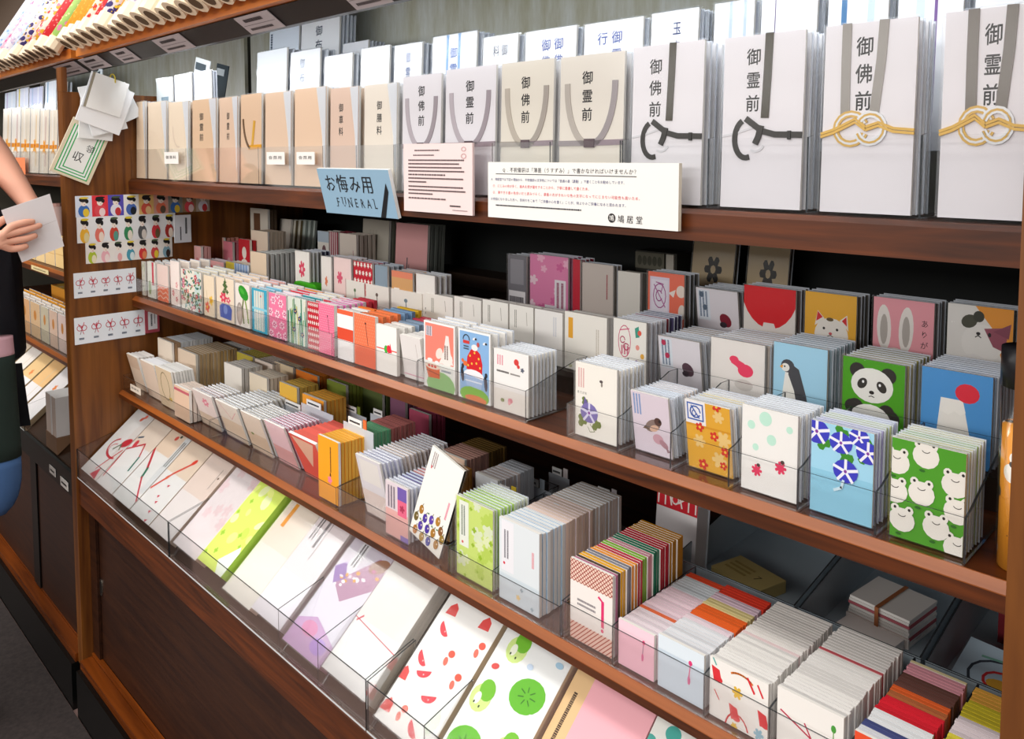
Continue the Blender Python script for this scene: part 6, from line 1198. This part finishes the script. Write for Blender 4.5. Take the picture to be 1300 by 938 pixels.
# ------------------------------------------------------------------ the bay beyond the dividing panel
GOLD = '#e2b45c'
def d_goldcord(c, k=0):
    def f(S):
        S.rect(0, 0, 105, 190, c); S.rect(30, 0, 14, 190, '#f4efe6'); S.rect(64, 20, 8, 150, ['#e8c88a', '#c9a0a0', '#d8d0c0'][k % 3]); S.rect(0, 74, 105, 12, '#e0902c'); S.flower(54, 80, 22, '#f0a83a', '#c8362c', 6); S.line([(30, 60), (50, 80), (78, 58)], 5, '#d8a44a')
    return f
for i, (xl, xr, yt, c) in enumerate(((2, 12, 138, '#efe6da'), (13, 24, 137, '#f2ece4'), (25, 36, 138, '#eae0d0'), (37, 48, 138, '#f0e6d8'), (49, 60, 140, '#ede2d2'), (61, 71, 140, '#f0e4d4'), (72, 82, 142, '#e6d8c4'))):
    wd = ('seventh', 'sixth', 'fifth', 'fourth', 'third', 'second', 'first')[i]
    stack('gift_money_envelope', 'envelope', .785, ZE, xl, xr, yt, 3, .045, d_goldcord(c, i), c, [('#f1eef2', 99, '')], f'cream envelope with orange cord, {wd} beyond the dividing panel on its top shelf', f'the {wd} orange corded one', lean=3, **EN)
for i, (xl, xr, yt, c) in enumerate(((4, 18, 118, '#dfe6f0'), (19, 34, 113, '#e6e8f4'), (35, 52, 112, '#d8d8ec'), (55, 69, 97, '#eef0f4'), (71, 82, 105, '#f0ece6'))):
    wd = ('fifth', 'fourth', 'third', 'second', 'first')[i]
    stack('gift_money_envelope', 'envelope', .895, 1.4555, xl, xr, yt, 2, .03, lambda S, i=i: (S.rect(0, 0, 105, 190, c), S.rect(20, 0, 10, 190, ['#c8b8d8', '#e8d24a', '#b8c8e4', '#8ab0d0', '#e8c8a8'][i]), S.rect(66, 0, 8, 190, '#f4f2f6')), c, [('#eceef4', 99, '')], f'white rear-row envelope, {wd} beyond the dividing panel', f'the {wd} rear-row one beyond the panel', lean=3, **EN)
tray('clear tray of orange corded envelopes beyond the dividing panel', -3.7, -2.74, .7755, .845, ZT, .078, .082)
tabcard(((9, 200), (33, 232)), .7735, 'orange printed card on the tray beyond the dividing panel', '', '#ee8a5c', '#c8502c')
for i, (xl, xr, yt, c) in enumerate(((20, 32, 300, '#e8c07a'), (33, 45, 299, '#e8c88a'), (46, 57, 300, '#edcf98'), (58, 70, 300, '#e9c890'), (71, 82, 301, '#ecca8c'))):
    wd = ('fifth', 'fourth', 'third', 'second', 'first')[i]
    stack('paper_box', 'box', .80, 1.0828, xl, xr, yt, 4, .10, d_plain(c, lambda S: S.rect(0, 40, 70, 3, '#d8b070')), c, [('#e8c890', 99, '')], f'yellowish paper box, {wd} beyond the dividing panel on its middle shelf', f'the {wd} yellowish box', film=False)
tabcard(((40, 336), (62, 349)), .7685, 'yellowed price tab on the shelf edge beyond the dividing panel', '', '#e0cf9c', '#8a7a5a')
m = MB(); o = onY(80, 279, .90); R = empty('wrapped_roll', (o.x, .885, 1.0826)); tag(R, 'pale pink wrapped roll beyond the dividing panel', 'roll'); m.tube([(0, 0, 0), (0, 0, o.z-1.0826+.05)], .028, P('#e6c4bc', .35), n=16); m.build('wrapping', R, True); m = MB(); m.tube([(0, 0, o.z-1.0826+.0505), (0, 0, o.z-1.0826+.062)], .022, P('#c89a90'), n=12); m.build('roll_end', R)
for i, (xl, xr, yt, c) in enumerate(((10, 24, 402, '#dca870'), (25, 38, 406, '#e0b080'), (39, 51, 410, '#d8b890'), (52, 62, 415, '#c9c0a8'), (63, 73, 418, '#dcc0ac'), (74, 85, 420, '#e6d0c8'))):
    wd = ('sixth', 'fifth', 'fourth', 'third', 'second', 'first')[i]
    stack('paper_box', 'box', .747, .8395, xl, xr, 0, 5, .09, d_plain(c, lambda S: (S.ell(34, 60, 10, 14, '#c8863c'), S.rect(0, 30, 70, 2, '#e8d8c0'))), c, [('#f0e6da', 2, ''), ('#e8a83c', 99, '')], f'tan paper box, {wd} beyond the dividing panel on its lower shelf', f'the {wd} tan box', h=.12, film=True)
for i, (x0, x1, c) in enumerate(((-3.3, -3.12, '#e09a34'), (-3.1, -2.95, '#e8a840'), (-2.93, -2.78, '#d8922c'), (-2.76, -2.62, '#e6a436'))):
    R = empty('gold_bundle', ((x0+x1)/2, .93, .8375)); tag(R, f'gold orange paper bundle, {("fourth", "third", "second", "first")[i]} beyond the dividing panel', 'bundle'); w = x1-x0
    m = MB(); m.box((-w/2, -.06, 0), (w/2, .06, .138), P(c)); m.build('papers', R)
    m = MB(); m.box((-w/2, -.061, .139), (w/2, .06, .1396), P('#f3c25a')); sh = Sheet(w*1000, 120, 100, 100); sh.scatter(12, lambda x, y, r, L: sh.flower(x, y, r.uniform(6, 10), r.choice(['#f6d078', '#c8742c', '#f4e0b8']), None, 5, L), i, 14); m.sheet(sh, (-w/2, -.06, .1396), (1, 0, 0), (0, 1, 0), (0, 0, 1)); m.build('top_sheet', R)
tray('clear tray of tan paper boxes beyond the dividing panel', -3.6, -2.55, .7385, .85, zt, .05, .06)
for i, (x0, c) in enumerate(((-3.72, '#e9c08a'), (-3.59, '#eee4dc'), (-3.46, '#e6b06a'), (-3.33, '#f0dcc4'), (-3.2, '#efe8e0'), (-3.07, '#ecc890'), (-2.94, '#f0c488'), (-2.81, '#eeeaea'))):
    wd = ('eighth', 'seventh', 'sixth', 'fifth', 'fourth', 'third', 'second', 'first')[i]
    pile(x0, x0+.115, 2, .008, c, '#e0c8a0', lambda S, c=c, i=i: (S.rect(0, 0, 110, 195, '#f0ecec'), S.rect(0, 100, 110, 95, c), S.flower(60, 120, 12, '#e88a4a', None, 5) if i % 2 else S.rect(70, 20, 3, 150, '#d8c8b0')), NM, f'gold and white letter set, {wd} on the slope beyond the dividing panel', f'the {wd} gold and white set', film=False)
slopetray(-3.8, -2.69, 'clear front tray beyond the dividing panel')
stack('white_box', 'box', .665, .655, 61, 83, 530, 3, .05, d_plain('#e6d8cc', lambda S: S.rect(40, 0, 4, 95, '#f4f2f0')), '#e6d8cc', [('#f0eeec', 99, '')], 'white and beige box standing at the dividing panel end of the far slope', 'the white and beige box', h=.105, film=False) if False else None
R = empty('white_box', (onY(70, 560, .64).x, .64, .682)); tag(R, 'white and beige box standing by the tray wall beyond the dividing panel', 'box')
m = MB(); m.box((-.045, -.008, 0), (.045, .05, .11), P('#e9d8cc'), top=P('#f2f0ee'), side=P('#f2f0ee')); m.build('body', R); m = MB(); m.box((.002, -.0092, 0), (.012, -.0082, .11), P('#f6f4f2')); m.build('white_spine', R); m = MB(); m.prism([(-.0095, -.047), (-.007, -.047), (.05, -.0008), (-.0095, -.0005)], 0, -.05, .05, P('#8a6a50')); m.build('base', R)
tabcard(((63, 589), (71, 606)), .6225, 'white price tab on the apron beyond the dividing panel, first of two', ''); tabcard(((77, 604), (87, 624)), .6225, 'white price tab on the apron beyond the dividing panel, second of two', '')
# ------------------------------------------------------------------ the person at the edge of the picture
SKIN = P('#e2a890', .5); NAVY = P('#1b1d26', .7)
def skin_obj(name, vs, es, mat, parent, sub=2):
    me = bpy.data.meshes.new(name); me.from_pydata([v[:3] for v in vs], es, []); me.materials.append(mat)
    o = link(name, me, parent); md = o.modifiers.new('Skin', 'SKIN'); md.use_smooth_shade = True
    for i, v in enumerate(vs): 
        s = me.skin_vertices[0].data[i]; s.radius = (v[3], v[4] if len(v) > 4 else v[3]); s.use_root = i == 0
    sb = o.modifiers.new('Subdivision', 'SUBSURF'); sb.levels = sub; sb.render_levels = sub; return o
def hp(px, py, X): p = onX(px, py, X); return (p.x, p.y, p.z)
PX0, PY0 = -2.44, .425
PER = empty('person', (0, 0, 0)); tag(PER, 'person in dark clothes cut off at the edge, holding a sheet of white paper', 'person')
V = [(PX0, PY0, .95, .15, .11), (PX0, PY0+.01, 1.12, .13, .10), (PX0, PY0, 1.32, .15, .105), (PX0, PY0-.01, 1.44, .075), (PX0, PY0+.0, 1.52, .052), (PX0, PY0+.02, 1.60, .075, .085), (PX0, PY0+.015, 1.68, .082, .095), (PX0, PY0+.0, 1.75, .055, .06)]
E_ = [(0, 1), (1, 2), (2, 3), (3, 4), (4, 5), (5, 6), (6, 7)]
def limb(start, pts):
    p = start
    for q in pts: V.append(q); E_.append((p, len(V)-1)); p = len(V)-1
    return p
wr = hp(-34, 314, -2.14); pl = hp(-8, 305, -2.112)
e = limb(2, [(PX0+.17, PY0-.01, 1.37, .055), (PX0+.22, PY0-.06, 1.16, .042), (*wr, .026, .022), (*pl, .030, .016)])
for a, b, c in (((14, 287), (32, 282), (45, 281)), ((16, 296), (38, 290), (54, 285)), ((15, 306), (34, 303), (48, 298)), ((12, 316), (26, 315), (36, 311))): limb(e, [(*hp(*a, -2.106), .0095), (*hp(*b, -2.103), .0085), (*hp(*c, -2.107), .007)])
limb(e-1, [(*hp(-8, 286, -2.135), .012), (*hp(10, 276, -2.135), .009), (*hp(26, 272, -2.133), .0075)])
le = hp(-34, 160, -2.52); lw = hp(44, 268, -2.22); lp = hp(54, 285, -2.16)
e = limb(2, [(PX0-.17, PY0-.01, 1.38, .055), (*le, .046), (*((Vector(le)*.6+Vector(lw)*.4)), .042), (*lw, .028, .022), (*lp, .03, .015)])
for i in range(4): limb(e, [(*hp(60+i, 282+i*8, -2.136), .009), (*hp(66-i, 286+i*8, -2.1325), .0075)])
limb(0, [(PX0+.09, PY0-.03, .88, .10), (PX0+.09, PY0-.06, .48, .062), (PX0+.09, PY0-.09, .09, .04)])
limb(0, [(PX0-.09, PY0-.03, .88, .10), (PX0-.09, PY0-.06, .48, .062), (PX0-.09, PY0-.09, .09, .04)])
skin_obj('body', V, E_, SKIN, PER)
skin_obj('jacket', [(PX0, PY0+.01, 1.12, .165, .15), (PX0, PY0+.01, .90, .17, .155), (PX0, PY0+.005, 1.33, .17, .13), (PX0, PY0-.01, 1.43, .09), (PX0+.18, PY0-.01, 1.37, .072), (PX0+.222, PY0-.06, 1.17, .056), (PX0+.235, PY0-.05, 1.13, .05), (PX0-.18, PY0-.01, 1.38, .072), (PX0-.185, PY0+.03, 1.40, .068)], [(0, 1), (0, 2), (2, 3), (2, 4), (4, 5), (5, 6), (2, 7), (7, 8)], NAVY, PER)
skin_obj('trousers', [(PX0, PY0, .93, .155, .125), (PX0+.09, PY0-.03, .86, .112), (PX0+.09, PY0-.06, .48, .08), (PX0+.09, PY0-.09, .12, .065), (PX0-.09, PY0-.03, .86, .112), (PX0-.09, PY0-.06, .48, .08), (PX0-.09, PY0-.09, .12, .065)], [(0, 1), (1, 2), (2, 3), (0, 4), (4, 5), (5, 6)], P('#22262c', .8), PER)
for sx in (-1, 1): skin_obj('shoe', [(PX0+sx*.09, PY0-.12, .045, .042, .044), (PX0+sx*.09, PY0-.02, .034, .040, .030)], [(0, 1)], P('#141416', .5), PER)
skin_obj('hair', [(PX0, PY0-.03, 1.70, .098, .09), (PX0, PY0-.045, 1.62, .095, .075), (PX0, PY0-.05, 1.52, .08, .05), (PX0, PY0-.01, 1.755, .08, .085)], [(0, 1), (1, 2), (0, 3)], P('#1c1614', .5), PER)
h = MB()
for sx in (-1, 1):
    h.add([(PX0+sx*.034+.012*math.cos(a*.785), PY0+.098, 1.665+.006*math.sin(a*.785)) for a in range(8)], [list(range(8))], P('#2a1c18'))
h.add([(PX0+.022*math.cos(a*.785), PY0+.099, 1.60+.006*math.sin(a*.785)) for a in range(8)], [list(range(8))], P('#b8605c')); h.build('face_features', PER)
# the sheet of paper in the hands
c = [onX(*p, -2.12) for p in ((17.6, 264.4), (79.7, 245), (69, 312.5), (15, 335))]
ce = (c[0]+c[1]+c[2]+c[3])/4; w = ((c[1]-c[0]).length+(c[2]-c[3]).length)/2; hh = ((c[0]-c[3]).length+(c[1]-c[2]).length)/2
R = empty('held_paper', ce, (math.atan2(c[1].z-c[0].z+c[2].z-c[3].z, c[1].y-c[0].y+c[2].y-c[3].y), 0, 0)); tag(R, 'grey-white sheet of paper held in front by the person', 'paper')
m = MB(); sk = -.005; m.prism([(-w/2+.0, hh/2), (-w/2+sk, -hh/2), (w/2-.012, -hh/2), (w/2+.004, hh/2)], 0, -.0012, .0012, P('#e2dfe2')); m.build('sheet', R)
m = MB(); m.prism([(-w/2+.004, -.002), (w/2-.006, .0), (w/2-.006, .001), (-w/2+.004, -.001)], 0, .00125, .0014, P('#c9c4c6')); m.build('fold_line', R)
# shoulder bag at the hip
R = empty('shoulder_bag', (-2.185, .448, .78)); tag(R, 'dark green shoulder bag with blue denim foot and pink band beside the person', 'bag')
def bagpart(name, z0, z1, r0, r1, mat, n=7):
    m = MB(); m.tube([(0, 0, z0+(z1-z0)*i/n) for i in range(n+1)], 1, mat, n=16, taper=[r0[i] if isinstance(r0, list) else r0+(r1-r0)*i/n for i in range(n+1)]); o = m.build(name, R, True); o.scale = (.6, 1, 1); return o
bagpart('denim_foot', -.185, -.05, [.012, .030, .040, .045, .048, .049, .049, .0485], 0, P('#40618f', .8)); bagpart('body', -.049, .20, .0505, .044, P('#1d2b26', .8)); bagpart('pink_band', .2005, .245, .044, .042, P('#c9a0ac', .8))
m = MB(); m.tube([(0, .0, .246), (-.006, -.0, .28), (-.012, -.02, .315)], .008, NAVY); m.build('strap', R)
